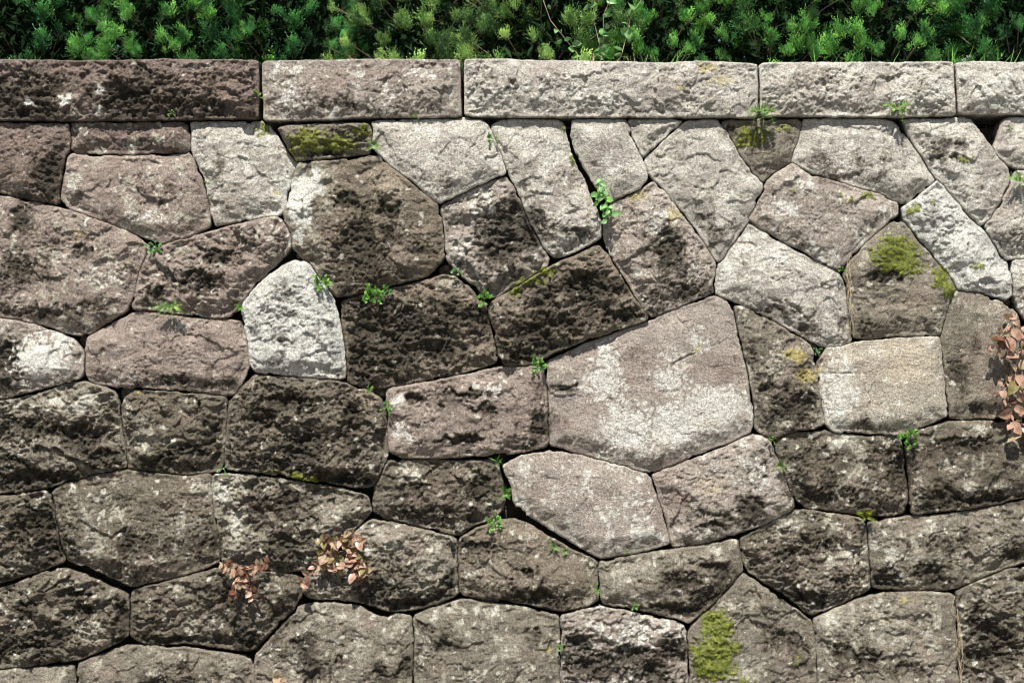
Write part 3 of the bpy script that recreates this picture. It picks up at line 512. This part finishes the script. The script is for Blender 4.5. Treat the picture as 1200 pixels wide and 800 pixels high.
for k, s in enumerate(STONES):
    sh = np.random.RandomState(k+500).uniform(-.008, .012)
    o = build_stone(s, 'stone', wall, STEP, k*7+3, shift=sh)
    c0 = s[0][0]
    if s[1] == 'W': o['label'] = 'pale grey almost white lichen-covered stone'
    if s[1] == 'T': o['label'] = 'smooth tan stone with one whitish side'
    if (327, 150) == c0: o['label'] = 'small stone covered with yellow-green moss'
    if (1050, 261) == c0: o['label'] = 'grey stone with a bright green cushion of moss'
    if (838, 348) == c0: o['label'] = 'largest stone, blotched with white lichen'
for k, s in enumerate(CAPS):
    build_stone(s, 'coping_stone', wall, STEP, 900+k*11, cap=True)
# the wall goes on beyond both sides of the picture
def course(xa, xb, ys, seed):
    r = random.Random(seed); rows = len(ys)-1
    jy = lambda x, j: ys[j]+12*math.sin(x*.017+j*2.1)+7*math.sin(x*.041+j)
    cut = []
    for j in range(rows):
        n = max(2, round((xb-xa)/r.uniform(125, 165))); xs = [xa+(xb-xa)*i/n+(r.uniform(-26, 26) if 0 < i < n else 0) for i in range(n+1)]
        for i in range(n):
            a, b = xs[i]+2, xs[i+1]-2; t0 = (lambda q: jy(q, j)+2) if j else (lambda q: ys[0]); t1 = (lambda q: jy(q, j+1)-2) if j < rows-1 else (lambda q: ys[-1])
            sl = r.uniform(-9, 9)
            sl = sl if 0 < i < n-1 else 0
            m = (a+b)/2
            poly = [(a+4, t0(a)), (m, t0(m)-1), (b-4, t0(b)), (b+1, t0(b)+14), (b, (t0(b)+t1(b))/2), (b-1, t1(b)-14), (b-6, t1(b)), (m, t1(m)+1), (a+6, t1(a)), (a, t1(a)-14), (a-1, (t0(a)+t1(a))/2), (a, t0(a)+14)]
            tn = 'GDPLRB'[r.randrange(6)]
            build_stone((poly, tn, .3, .35, 1., 16), 'stone', wall, .014, r.randrange(9999), detail=False)
course(-560, -53, [144, 230, 360, 470, 582, 695, 790, 900], 5)
course(1265, 1760, [138, 202, 300, 400, 495, 575, 660, 780, 900], 9)
for a, b in ((-560, -330), (-326, -63), (1265, 1500), (1504, 1760)):
    build_stone(([(a, 71), (b, 71), (b, 105), (b, 139), (a, 139), (a, 105)], 'R', .3, .3, 1., 9), 'coping_stone', wall, .014, a+3000, cap=True, detail=False)
# rubble and earth packed behind the face
nx, nz = 260, 110
gx, gz = np.meshgrid(np.linspace(WX(-560), WX(1760), nx), np.linspace(-.05, WZ(145), nz))
fr, *_ = worley(gx*16, gz*16, 3); gy = .13-.03*(1-fr)-.015*fbm(gx*30, gz*30, 3, 3)
v = np.stack([gx.ravel(), gy.ravel(), gz.ravel()], 1); i = np.arange(nx*nz).reshape(nz, nx)
f = np.stack([i[:-1, :-1], i[:-1, 1:], i[1:, 1:], i[1:, :-1]], -1).reshape(-1, 4)
link('rubble_core', mesh_np('rubble_core', v, f, M_SOIL), wall)
bx = MB(); x0, x1, z1 = WX(-560), WX(1760), WZ(145)
bx.add([(x0, .16, -.05), (x1, .16, -.05), (x1, .5, -.05), (x0, .5, -.05), (x0, .16, z1), (x1, .16, z1), (x1, .5, z1), (x0, .5, z1)],
       [(0, 1, 5, 4), (1, 2, 6, 5), (2, 3, 7, 6), (3, 0, 4, 7), (4, 5, 6, 7)])
link('backing_bank', bx.mesh('backing_bank', M_SOIL), wall)
# small wedge stones in the widest joints
for k, (x, y, rx, ry) in enumerate([(148,462,9,9),(1186,160,10,22),(528,317,12,7),(1058,240,6,10),(570,546,5,6),(952,408,8,5),(1180,352,7,8),(352,297,5,7),(96,399,5,6),(720,236,6,5),(447,459,9,5),(285,455,6,8)]):
    a = [(x+rx*math.cos(t), y+ry*math.sin(t)) for t in np.arange(0, 6.2, .7)]
    build_stone((a, 'D', .2, .3, .6, 8), 'wedge_stone', wall, .006, 3000+k, depth=.1, shift=-.045)
# moss cushions: many tiny leafy shoots, part of the stone they grow on
def shoots(pts, r, h=.0045, wd=.0026, per=3):
    n = len(pts)*per; p = np.repeat(pts, per, 0)+r.normal(0, .0022, (len(pts)*per, 3))*np.array([1, .3, 1])
    d = r.normal(0, .6, (n, 3)); d[:, 1] -= 1.0; d[:, 2] += .35; d /= np.linalg.norm(d, axis=1)[:, None]
    s = np.cross(d, r.normal(0, 1, (n, 3))); s /= np.linalg.norm(s, axis=1)[:, None]+1e-6
    L = (h*r.uniform(.5, 1.4, n))[:, None]; W = (wd*r.uniform(.6, 1.2, n))[:, None]
    v = np.stack([p-s*W*.5, p+s*W*.5, p+d*L], 1).reshape(-1, 3); return v, np.arange(n*3).reshape(-1, 3)
for o, pts in MOSS_PTS:
    if len(pts) < 12: continue
    v, f = shoots(pts, RS)
    m = link('moss', mesh_np('moss', v, f, M_MOSSD if pts[:, 2].mean() > WZ(215) else M_MOSS, False), o); m['kind'] = 'stuff'
# ------------------------------------------------------------------ hedge of conifers
def rot_to(d, r):
    d = Vector(d).normalized(); q = d.to_track_quat('Z', 'Y'); return np.array((q.to_matrix() @ Matrix.Rotation(r, 3, 'Z')))
def make_tuft(seed, L=.085, nsp=13, loose=.0):
    """one juniper spray: side shoots round a stem, each with short scale leaves"""
    r = np.random.RandomState(seed); vs = []; fs = []; tt = []; n = 0
    for k in range(nsp):
        t = (k+.5)/nsp; base = np.array([0, 0, t*L*.75]); ang = k*2.4+r.uniform(-.4, .4); tilt = (.85-.55*t)+r.uniform(-.2, .2)+loose
        d = np.array([math.cos(ang)*math.sin(tilt), math.sin(ang)*math.sin(tilt), math.cos(tilt)]); ln = L*(.62-.3*t)*r.uniform(.8, 1.25)
        nl = 8
        for j in range(nl):
            u = (j+.6)/nl; p = base+d*ln*u+np.array([0, 0, .25*ln*u*u])+r.normal(0, .0006, 3)
            ld = d*1.0+r.normal(0, .55, 3)+np.array([0, 0, .4]); ld /= np.linalg.norm(ld)
            sdv = np.cross(ld, r.normal(0, 1, 3)); sdv /= np.linalg.norm(sdv)+1e-6
            l = .0150*(1.15-.45*u)*r.uniform(.7, 1.2); wd = .0050*r.uniform(.75, 1.2)
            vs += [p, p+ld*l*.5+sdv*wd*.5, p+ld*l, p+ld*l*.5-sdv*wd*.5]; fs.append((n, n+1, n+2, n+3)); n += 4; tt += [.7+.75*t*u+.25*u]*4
    return np.array(vs), np.array(fs), np.array(tt)
TUFTS = [make_tuft(k, .085+.015*(k % 3), 12+k % 3, .15*(k % 2)) for k in range(5)]
def make_crown(seed, RX=.40, RY=.36, H=1.15, ntuft=900, name='crown', mt=0):
    r = np.random.RandomState(seed); mb = MB(); cores = MB(); stems = MB()
    k = 0; placed = []
    while k < ntuft:
        th = r.uniform(-math.pi*1.05, .05*math.pi); z = r.uniform(-.02, .45) if r.rand() < .66 else r.uniform(.45, H)
        prof = (1-.45*max(0, (z/H)-.35))*(1 if z > .08 else .93); rad = prof*r.choice([.78, .9, 1.0, 1.1])*r.uniform(.95, 1.05)
        c = np.array([math.cos(th)*RX*rad, math.sin(th)*RY*rad, z])
        if any(np.linalg.norm(c-q) < .058 for q in placed): 
            k += .05; continue
        placed.append(c); lum = r.choice([.45, .8, 1.1, 1.35]); big = r.uniform(.55, 1.0); axis = np.array([math.cos(th)*.45, math.sin(th)*.45, 1.0])
        for q in range(r.randint(6, 12)):
            d = axis+r.normal(0, .42, 3); R_ = rot_to(d, r.uniform(0, 6.28)); tv, tf, tt = TUFTS[r.randint(len(TUFTS))]; s = big*r.uniform(.45, .95)
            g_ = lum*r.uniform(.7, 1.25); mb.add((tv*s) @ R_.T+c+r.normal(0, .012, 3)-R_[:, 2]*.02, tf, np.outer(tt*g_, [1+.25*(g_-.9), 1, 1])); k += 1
        if r.rand() < .6:
            tube(stems, [tuple(c*np.array([.3, .3, 1])-np.array([0, 0, .14])), tuple(c*np.array([.7, .7, 1])-np.array([0, 0, .05])), tuple(c)], .005, .0015, 3)
    # inner growth, its shade painted in as a near-black green
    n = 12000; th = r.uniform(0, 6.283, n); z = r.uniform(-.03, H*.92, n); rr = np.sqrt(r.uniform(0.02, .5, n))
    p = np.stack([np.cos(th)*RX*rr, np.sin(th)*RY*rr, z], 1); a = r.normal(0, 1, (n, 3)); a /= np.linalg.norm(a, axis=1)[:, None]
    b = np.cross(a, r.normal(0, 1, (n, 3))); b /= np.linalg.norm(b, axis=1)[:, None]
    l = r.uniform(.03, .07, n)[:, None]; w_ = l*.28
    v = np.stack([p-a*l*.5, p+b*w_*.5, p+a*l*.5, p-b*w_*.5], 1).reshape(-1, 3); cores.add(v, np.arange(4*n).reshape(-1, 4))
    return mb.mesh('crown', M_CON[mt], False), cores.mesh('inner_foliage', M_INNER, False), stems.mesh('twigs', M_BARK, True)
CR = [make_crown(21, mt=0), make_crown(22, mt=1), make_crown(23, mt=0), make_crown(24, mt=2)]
def trunk_mesh():
    t = MB(); tube(t, [(0, 0, -.06), (.01, .01, .3), (-.01, .02, .7), (0, 0, 1.0)], .035, .008, 8)
    for k in range(9):
        a = k*2.4; z = .05+.09*k; tube(t, [(0, 0, z), (math.cos(a)*.13, math.sin(a)*.12, z+.08), (math.cos(a)*.28, math.sin(a)*.25, z+.2)], .012, .003, 5)
    return t.mesh('trunk', M_BARK)
TR = trunk_mesh(); TOPZ = WZ(73)
spots = [(-2.62, 3, 'beyond the far left end of the coping'), (-2.05, 3, 'above the left end of the dark long coping stone, deep green'),
         (-1.45, 0, 'above the middle of the dark long coping stone, with a bright upright tuft'), (-.98, 3, 'above the joint between the first two coping stones'),
         (-.38, 1, 'above the short second coping stone, olive and loosely twigged'), (.12, 1, 'above the left third of the pale middle coping stone'),
         (.62, 0, 'above the middle of the pale coping stone, beside the leafy vine'), (1.1, 2, 'above the joint left of the fern, bushy and dense'),
         (1.58, 0, 'above the fourth coping stone, brightest green'), (2.18, 3, 'above the last coping stone at the right end, deep green'), (2.75, 3, 'beyond the far right end of the coping')]
for k, (x, c, lb) in enumerate(spots):
    t = thing('juniper_shrub', 'juniper shrub '+lb, 'shrub', (x, .62+.03*math.sin(k*2.3), TOPZ-.03), 'junipers in the hedge on top of the wall')
    t.rotation_euler = (0, 0, math.radians([0, 9, -7, 5, -12, 14][k % 6])); s = 1+.06*math.sin(k*1.7); t.scale = (s, s, s)
    cm, im, sm = CR[c]
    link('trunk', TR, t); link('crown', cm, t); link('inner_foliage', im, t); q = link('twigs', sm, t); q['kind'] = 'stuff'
# a second, plainer row behind closes the gaps
for k, x in enumerate(np.arange(-2.9, 3.0, .72)):
    t = thing('juniper_shrub', 'juniper shrub in the shaded back row behind the hedge', 'shrub', (x, 1.25+.05*math.sin(k*3), TOPZ-.03), 'junipers of the back row')
    t.rotation_euler = (0, 0, k*.3); t.scale = (1.05, 1.05, 1.15)
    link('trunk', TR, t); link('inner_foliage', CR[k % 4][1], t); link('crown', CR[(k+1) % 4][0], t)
# ------------------------------------------------------------------ small plants on the wall
def leaf_geo(L, W, fold=.25, curl=.2, point=1.0, n=6):
    """a leaf with a midrib, lying along +Z, facing -Y"""
    v = []; f = []
    for i in range(n+1):
        t = i/n; w_ = W*.5*math.sin(math.pi*min(t, 1)**(.75))**(.8)*(1 if t < .98 else 0); y = curl*L*t*t
        v += [(-w_, y-fold*w_, t*L), (0, y, t*L), (w_, y-fold*w_, t*L)]
        if i < n: a = 3*i; f += [(a, a+1, a+4, a+3), (a+1, a+2, a+5, a+4)]
    return np.array(v), np.array(f)
def place(v, d, roll, p, s=1):
    R_ = rot_to(d, roll); return (v*s) @ R_.T+np.array(p)
def herb(px, py, size, n, label, seed, mt=None, shape='round', y0=-.02, cat='weed', droop=.2, name='weed'):
    r = np.random.RandomState(seed); t = thing(name, label, cat, (WX(px), y0, WZ(py))); R0 = size*PX; st = MB(); lf = MB()
    for k in range(n):
        a = r.uniform(0, 6.283); d = np.array([math.cos(a), -r.uniform(.5, 1.1), math.sin(a)*.8-droop+.35]); d /= np.linalg.norm(d); L = R0*r.uniform(.45, 1.05)
        p1 = d*L*.6; p2 = d*L+np.array([0, 0, -.25*L*(droop+.2)])
        tube(st, [(0, 0, 0), tuple(p1), tuple(p2)], .0011, .0006, 3)
        if shape == 'round':
            for q in range(3):
                ln = R0*r.uniform(.25, .42); g, gf = leaf_geo(ln, ln*.8, .15, .15, n=3); lf.add(place(g, d+r.normal(0, .7, 3), r.uniform(0, 6), p2*r.uniform(.6, 1)), gf)
        elif shape == 'blade':
            ln = L*.9; g, gf = leaf_geo(ln, max(.0032, ln*.12), .2, .3, n=4); lf.add(place(g, d+np.array([0, 0, .2]), r.uniform(0, 6), p1*.2), gf)
        else:
            for q in range(7):
                u = .2+.8*q/6; ln = R0*.28*(1.15-u*.6)
                for s_ in (-1, 1):
                    g, gf = leaf_geo(ln, ln*.42, .1, .1, n=2); sv = np.cross(d, (0, 1, 0)); sv /= np.linalg.norm(sv)+1e-6
                    lf.add(place(g, d*.6+sv*s_, 0, p2*u), gf)
    link('stems', st.mesh('stems', mt or M_HERB), t); link('leaves', lf.mesh('leaves', mt or M_HERB, False), t); return t
def fern(px, py, fr, label, seed, y0=-.03):
    """fr: list of (angle from straight down in degrees, length px)"""
    t = thing('fern', label, 'fern', (WX(px), y0, WZ(py))); r = np.random.RandomState(seed)
    for a, L in fr:
        mb = MB(); a = math.radians(a); L = L*PX; pts = []; N_ = 12
        for i in range(N_+1):
            u = i/N_; out = L*.75*(u-.45*u*u); pts.append(np.array([math.sin(a)*L*.8*u, -out, .22*L*math.sin(u*2.4)-math.cos(a)*L*.75*u*u]))
        tube(mb, [tuple(p) for p in pts], .0012, .0005, 3)
        for i in range(1, N_+1):
            d = pts[i]-pts[i-1]; d /= np.linalg.norm(d); sv = np.cross(d, (0, -1, .3)); sv /= np.linalg.norm(sv)
            ln = L*.26*math.sin(math.pi*(i/(N_+1))**.7)+.002
            for s_ in (-1, 1):
                g, gf = leaf_geo(ln, ln*.38, .1, .25, n=3); mb.add(place(g, sv*s_+d*.55+r.normal(0, .1, 3), r.uniform(-.3, .3), pts[i]), gf)
        link('frond', mb.mesh('frond', M_FERN, False), t)
    return t
fern(890, 133, [(-70, 22), (-25, 30), (5, 34), (30, 36), (75, 24), (150, 14)], 'pale green fern hanging from the joint under the coping right of centre', 3)
fern(1050, 130, [(-95, 24), (-45, 20), (10, 30), (60, 18), (110, 20)], 'pale green fern in the joint below the fourth coping stone', 4)
fern(1196, 212, [(-80, 26), (-40, 24), (0, 28), (50, 20), (-130, 16)], 'bright fern on the joint at the right edge of the wall', 5)
fern(200, 362, [(-80, 24), (-50, 22), (-20, 20), (20, 20), (60, 26), (100, 20)], 'spreading green tuft on the ledge over the purple-brown stone', 6)
herb(303, 114, 12, 9, 'green weed in the joint between the first and second coping stones', 31, M_FERN, 'round')
herb(202, 133, 7, 7, 'tiny yellow-green weed at the foot of the dark coping stone', 32, M_FERN)
herb(487, 137, 6, 6, 'tiny pale weed under the second coping stone', 33, M_FERN)
herb(438, 170, 12, 12, 'small green weed beside the small mossy stone', 34, M_FERN, 'feather')
herb(577, 163, 9, 8, 'green weed at the top of the long slanted pale stone', 35, M_HERB)
herb(180, 288, 12, 12, 'dark green weed deep in the joint at the tip of the big left stone', 36, M_VINE, y0=.0)
herb(376, 332, 14, 18, 'bushy weed between the white stone and the big brown stone', 37, M_HERB)
herb(437, 346, 15, 26, 'bright green weed on top of the dark stone', 38, M_HERB)
herb(455, 340, 9, 12, 'short weed right of the bushy one on the dark stone', 39, M_HERB)
herb(282, 360, 9, 8, 'thin weed left of the white stone', 40, M_HERB, 'feather')
herb(568, 350, 13, 16, 'green weed where three brown stones meet', 41, M_HERB)
herb(536, 318, 9, 8, 'dark green weed in the hollow under the big brown stone', 42, M_VINE)
herb(631, 427, 13, 18, 'round-leaved green weed over the corner of the biggest stone', 43, M_HERB)
herb(452, 477, 10, 9, 'weed halfway down the joint left of the purple-grey stone', 44, M_HERB)
herb(432, 457, 9, 7, 'little weed under the bottom tip of the dark stone', 45, M_FERN)
herb(583, 541, 13, 9, 'upper weed of three on the joint left of the smooth pinkish stone', 46, M_HERB, 'blade')
herb(592, 577, 14, 10, 'middle weed of three, by the tip of the smooth pinkish stone', 47, M_HERB, 'feather')
herb(581, 611, 13, 14, 'lowest weed of three, on the ledge of the dark stone', 48, M_HERB)
herb(650, 640, 11, 9, 'feathery weed below the smooth pinkish stone', 49, M_HERB, 'feather')
herb(664, 645, 8, 7, 'small feathery weed hanging beside the larger one', 50, M_HERB, 'feather')
herb(701, 690, 13, 9, 'long-leaved weed in the vertical joint below the pinkish stone', 51, M_HERB, 'blade')
herb(743, 709, 8, 8, 'thin weed in the shade of the lower grey stone', 52, M_HERB)
herb(655, 757, 8, 8, 'weed in the joint near the bottom edge', 53, M_HERB)
herb(735, 646, 5, 6, 'tiny weed under the bottom of the pinkish stone', 54, M_FERN)
herb(1066, 513, 16, 18, 'leafy green weed below the smooth tan stone', 55, M_HERB, 'round')
herb(915, 545, 12, 11, 'weed in the joint right of the tan-brown stone', 56, M_FERN, 'feather')
herb(905, 515, 7, 7, 'tiny weed under the yellow-spotted stone', 57, M_FERN)
herb(957, 411, 8, 7, 'dark green weed in the hollow left of the tan stone', 58, M_VINE)
herb(1014, 604, 14, 14, 'yellowish dry weed on the joint between two dark lower stones', 59, M_MOSS, 'feather')
herb(986, 317, 7, 7, 'tiny green weed at the bottom tip of the slanted stone', 60, M_HERB)
herb(262, 549, 8, 7, 'small weed under the corner of the pitted dark stone', 61, M_VINE)
herb(242, 215, 6, 5, 'tiny yellow weed in the joint left of the pale upper stone', 62, M_FERN)
herb(1183, 150, 7, 6, 'tiny grass in the dark gap under the last coping stone', 63, M_HERB, 'blade')
herb(1136, 183, 6, 8, 'tiny moss-like weed on the pale upper right stone', 64, M_MOSS)
# climbing plants: every leaf a part
LEAF = {}
def leaf_mesh(kind, m):
    if (kind, m.name) not in LEAF:
        L, W, fo, cu = dict(oval=(.054, .035, .38, .15), small=(.036, .027, .4, .25), broad=(.05, .04, .12, .1), flat=(.042, .031, -.3, -.2))[kind]
        v, f = leaf_geo(L, W, fo, cu, n=6); LEAF[(kind, m.name)] = mesh_np('leaf', v, f, m, True)
    return LEAF[(kind, m.name)]
def put_leaf(t, me, p, d, roll, s):
    o = link('leaf', me, t); o.rotation_mode = 'QUATERNION'
    o.rotation_quaternion = Matrix(rot_to(d, roll).tolist()).to_quaternion(); o.location = p; o.scale = (s, s, s); return o
def creeper(px, py, paths, label, seed, mats, kinds=('oval', 'small', 'flat'), per=11, y0=-.028, name='creeper', root_mat=None, outw=.032, smax=1.05):
    r = np.random.RandomState(seed); t = thing(name, label, 'creeper', (WX(px), y0, WZ(py))); st = MB()
    for path in paths:
        pts = [np.array([(a-px)*PX, -outw*math.sin(min(1, i/2.)*1.4)+r.uniform(-.008, .008), -(b-py)*PX]) for i, (a, b) in enumerate(path)]
        tube(st, [tuple(p) for p in pts], .0022, .0012, 4)
        seg = len(pts)-1
        for k in range(per*seg//2):
            u = (k+.5)/(per*seg//2)*seg; i = min(int(u), seg-1); p = pts[i]+(pts[i+1]-pts[i])*(u-i)
            d = pts[i+1]-pts[i]; d /= np.linalg.norm(d); sv = np.cross(d, (0, 1, 0)); sv /= np.linalg.norm(sv)+1e-6
            dd = sv*(1 if k % 2 else -1)*r.uniform(.5, 1.1)+d*r.uniform(.1, .7)+np.array([0, -r.uniform(.2, .8), r.uniform(-.6, .3)])
            roll = Vector(dd).normalized().to_track_quat('Z', 'Y')
            m = mats[r.randint(len(mats))]
            # turn the blade's face towards the light in front
            q = roll.to_matrix(); best = min(np.arange(0, 6.28, .4), key=lambda a: (q @ Matrix.Rotation(a, 3, 'Z') @ Vector((0, -1, 0))).dot(Vector((0, 1, -.4))))
            put_leaf(t, leaf_mesh(kinds[r.randint(len(kinds))], m), tuple(p+np.array([0, -.004, 0])), dd, best+r.normal(0, .7), r.uniform(.65, smax))
    link('stems', st.mesh('stems', root_mat or M_TWIG), t); return t
creeper(285, 662, [[(258, 658), (272, 662), (284, 668)], [(316, 657), (300, 662), (290, 668)], [(284, 664), (280, 680), (276, 697)], [(292, 664), (294, 682), (298, 698)], [(286, 662), (287, 672), (286, 684)]],
        'rust-pink creeper cluster, the left one of the two low on the wall', 71, [M_RED[0], M_RED[1], M_RED[2], M_RED[1]], ('small', 'flat', 'small'), 13)
creeper(392, 640, [[(372, 630), (384, 634), (396, 632)], [(390, 640), (372, 662), (354, 682)], [(388, 640), (392, 652), (398, 668)], [(398, 632), (412, 640), (420, 655)], [(410, 636), (414, 655), (420, 674)], [(416, 650), (424, 660), (432, 672)], [(400, 626), (412, 628), (424, 632)], [(380, 642), (384, 652), (385, 664)]],
        'rust-pink creeper cluster, the right and larger of the two low on the wall', 72, [M_RED[0], M_RED[2], M_RED[1], M_RED[0], M_RED[3]], ('small', 'oval', 'flat', 'small'), 12)
creeper(1183, 380, [[(1191, 368), (1181, 385), (1171, 402)], [(1187, 372), (1167, 396), (1157, 410)], [(1197, 400), (1187, 425), (1183, 450)], [(1187, 430), (1175, 448), (1163, 462)], [(1195, 440), (1189, 462), (1179, 484)], [(1201, 460), (1193, 484), (1191, 512)], [(1205, 380), (1197, 396), (1195, 415)], [(1181, 470), (1177, 484), (1181, 500)], [(1206, 430), (1203, 470), (1201, 505)]],
        'large reddish and pink-leaved creeper hanging down the right edge of the wall', 73, [M_RED[0], M_RED[3], M_RED[2], M_RED[1], M_RED[0]], ('oval', 'oval', 'flat', 'small'), 7, outw=.05, smax=1.3)
creeper(328, 790, [[(322, 793), (328, 792), (334, 794)]], 'two or three lone pink leaves near the bottom edge', 74, [M_RED[0], M_RED[2]], ('small', 'flat'), 5)
creeper(705, 214, [[(703, 208), (705, 220), (707, 234)], [(706, 214), (709, 228), (711, 246)], [(702, 214), (699, 228), (699, 240)], [(709, 238), (710, 250), (710, 262)], [(704, 225), (711, 238), (714, 250)], [(705, 240), (716, 248), (717, 256)]],
        'green oval-leaved creeper in the joint between two slanted stones', 75, [M_VINE, M_HERB, M_VINE], ('small', 'small', 'oval'), 5, outw=.03, name='creeper', root_mat=M_HERB, smax=.72)
# vine among the junipers, dry twigs, grass, flowers
def vine_top():
    r = np.random.RandomState(5); t = thing('climbing_vine', 'broad-leaved vine climbing through the hedge near the middle', 'vine', (WX(705), .30, TOPZ)); st = MB()
    for x0, x1, hgt in ((0, -.02, .5), (-.05, -.30, .42), (.04, .26, .45), (-.02, .10, .46)):
        pts = [np.array([x0+(x1-x0)*u+.02*math.sin(u*9), -.06-.05*u+.03*math.sin(u*7), hgt*u]) for u in np.linspace(0, 1, 7)]
        tube(st, [tuple(p) for p in pts], .003, .0012, 4)
        for k in range(16):
            u = r.uniform(.15, 1)*6; i = min(int(u), 5); p = pts[i]+(pts[i+1]-pts[i])*(u-i)
            put_leaf(t, leaf_mesh('broad' if r.rand() < .4 else 'oval', M_VINE), tuple(p+r.normal(0, .008, 3)), (r.normal(0, .8), -.5, r.normal(-.3, .5)), r.uniform(0, 6), r.uniform(.5, 1.0))
    link('stems', st.mesh('stems', M_TWIG), t)
vine_top()
def twigs(px, n, spread, label, seed, h=.12):
    r = np.random.RandomState(seed); t = thing('dry_twig', label, 'twig', (WX(px), .22, TOPZ)); mb = MB()
    for k in range(n):
        a = r.uniform(-1.2, 1.2); p = np.array([r.uniform(-spread, spread), 0, -.01]); pts = [p]
        for q in range(4):
            a += r.normal(0, .3); p = p+np.array([math.sin(a), r.normal(0, .2), math.cos(a)])*h/4; pts.append(p)
        tube(mb, [tuple(q) for q in pts], .0022, .0008, 4)
    link('stems', mb.mesh('stems', M_TWIG), t)
twigs(693, 6, .05, 'bare dry twigs on the coping below the vine', 1, .09)
twigs(755, 4, .04, 'short dry twigs right of the vine', 2, .09)
twigs(115, 4, .03, 'bent dry twig lying on the left coping', 3, .05)
def grass(px, n, label, seed, spread=.1):
    r = np.random.RandomState(seed); t = thing('grass_tuft', label, 'grass', (WX(px), .25, TOPZ)); mb = MB()
    for k in range(n):
        ln = r.uniform(.06, .15); g, gf = leaf_geo(ln, .004, .2, r.uniform(.1, .6), n=4)
        mb.add(place(g, (r.normal(0, .7), r.normal(0, .4), 1), r.uniform(0, 6), (r.uniform(-spread, spread), r.uniform(-.05, .05), -.02)), gf)
    link('blades', mb.mesh('blades', M_HERB, False), t)
grass(1165, 60, 'loose grass tuft on the coping at the right end', 1, .14)
grass(790, 26, 'light grass tuft on the coping right of the vine', 2, .1)
grass(1010, 24, 'short grass under the brightest juniper', 3, .2)
grass(10, 20, 'grass sprig at the left end of the coping', 4, .1)
t = thing('flower', 'small white flowers in the shade above the last coping stone', 'flower', (WX(1153), .2, WZ(62))); mb = MB()
for k in range(5):
    c0 = np.array([(-4+3*k % 9-1)*PX*1.6, -.01*k, (k*7 % 5)*PX*1.8])
    for q in range(5):
        g, gf = leaf_geo(.008, .006, .1, .1, n=2); a = q*1.257; mb.add(place(g, (math.cos(a), -.2, math.sin(a)), 0, c0), gf)
link('petals', mb.mesh('petals', M_WHITE, False), t); sm_ = MB()
for k in range(3): tube(sm_, [(-.01+.01*k, .03, -.06), (0, .01, -.02), (.005*k, 0, 0)], .0014, .001, 3)
link('stems', sm_.mesh('stems', M_HERB), t)
# straw-coloured dry rootlets that fill two joints
def roots(path, label, seed):
    r = np.random.RandomState(seed); px, py = path[0]; t = thing('dry_root', label, 'root', (WX(px), -.02, WZ(py))); mb = MB()
    for k in range(9):
        pts = [((a-px+r.normal(0, 2.6))*PX, -.012+r.normal(0, .006), -(b-py)*PX) for a, b in path]
        i0 = r.randint(0, max(1, len(path)-3)); tube(mb, pts[i0:i0+r.randint(3, len(path))+1], .0010, .0006, 4)
    link('strands', mb.mesh('strands', M_TWIG), t)
roots([(998, 298), (995, 308), (992, 322), (994, 338), (995, 352), (997, 366), (998, 380), (999, 392)], 'straw-coloured rootlets in the joint left of the stone with the moss cushion', 1)
roots([(1120, 697), (1121, 712), (1122, 730), (1124, 748), (1123, 765), (1125, 782), (1125, 800)], 'straw-coloured rootlets in the vertical joint at the bottom right', 2)
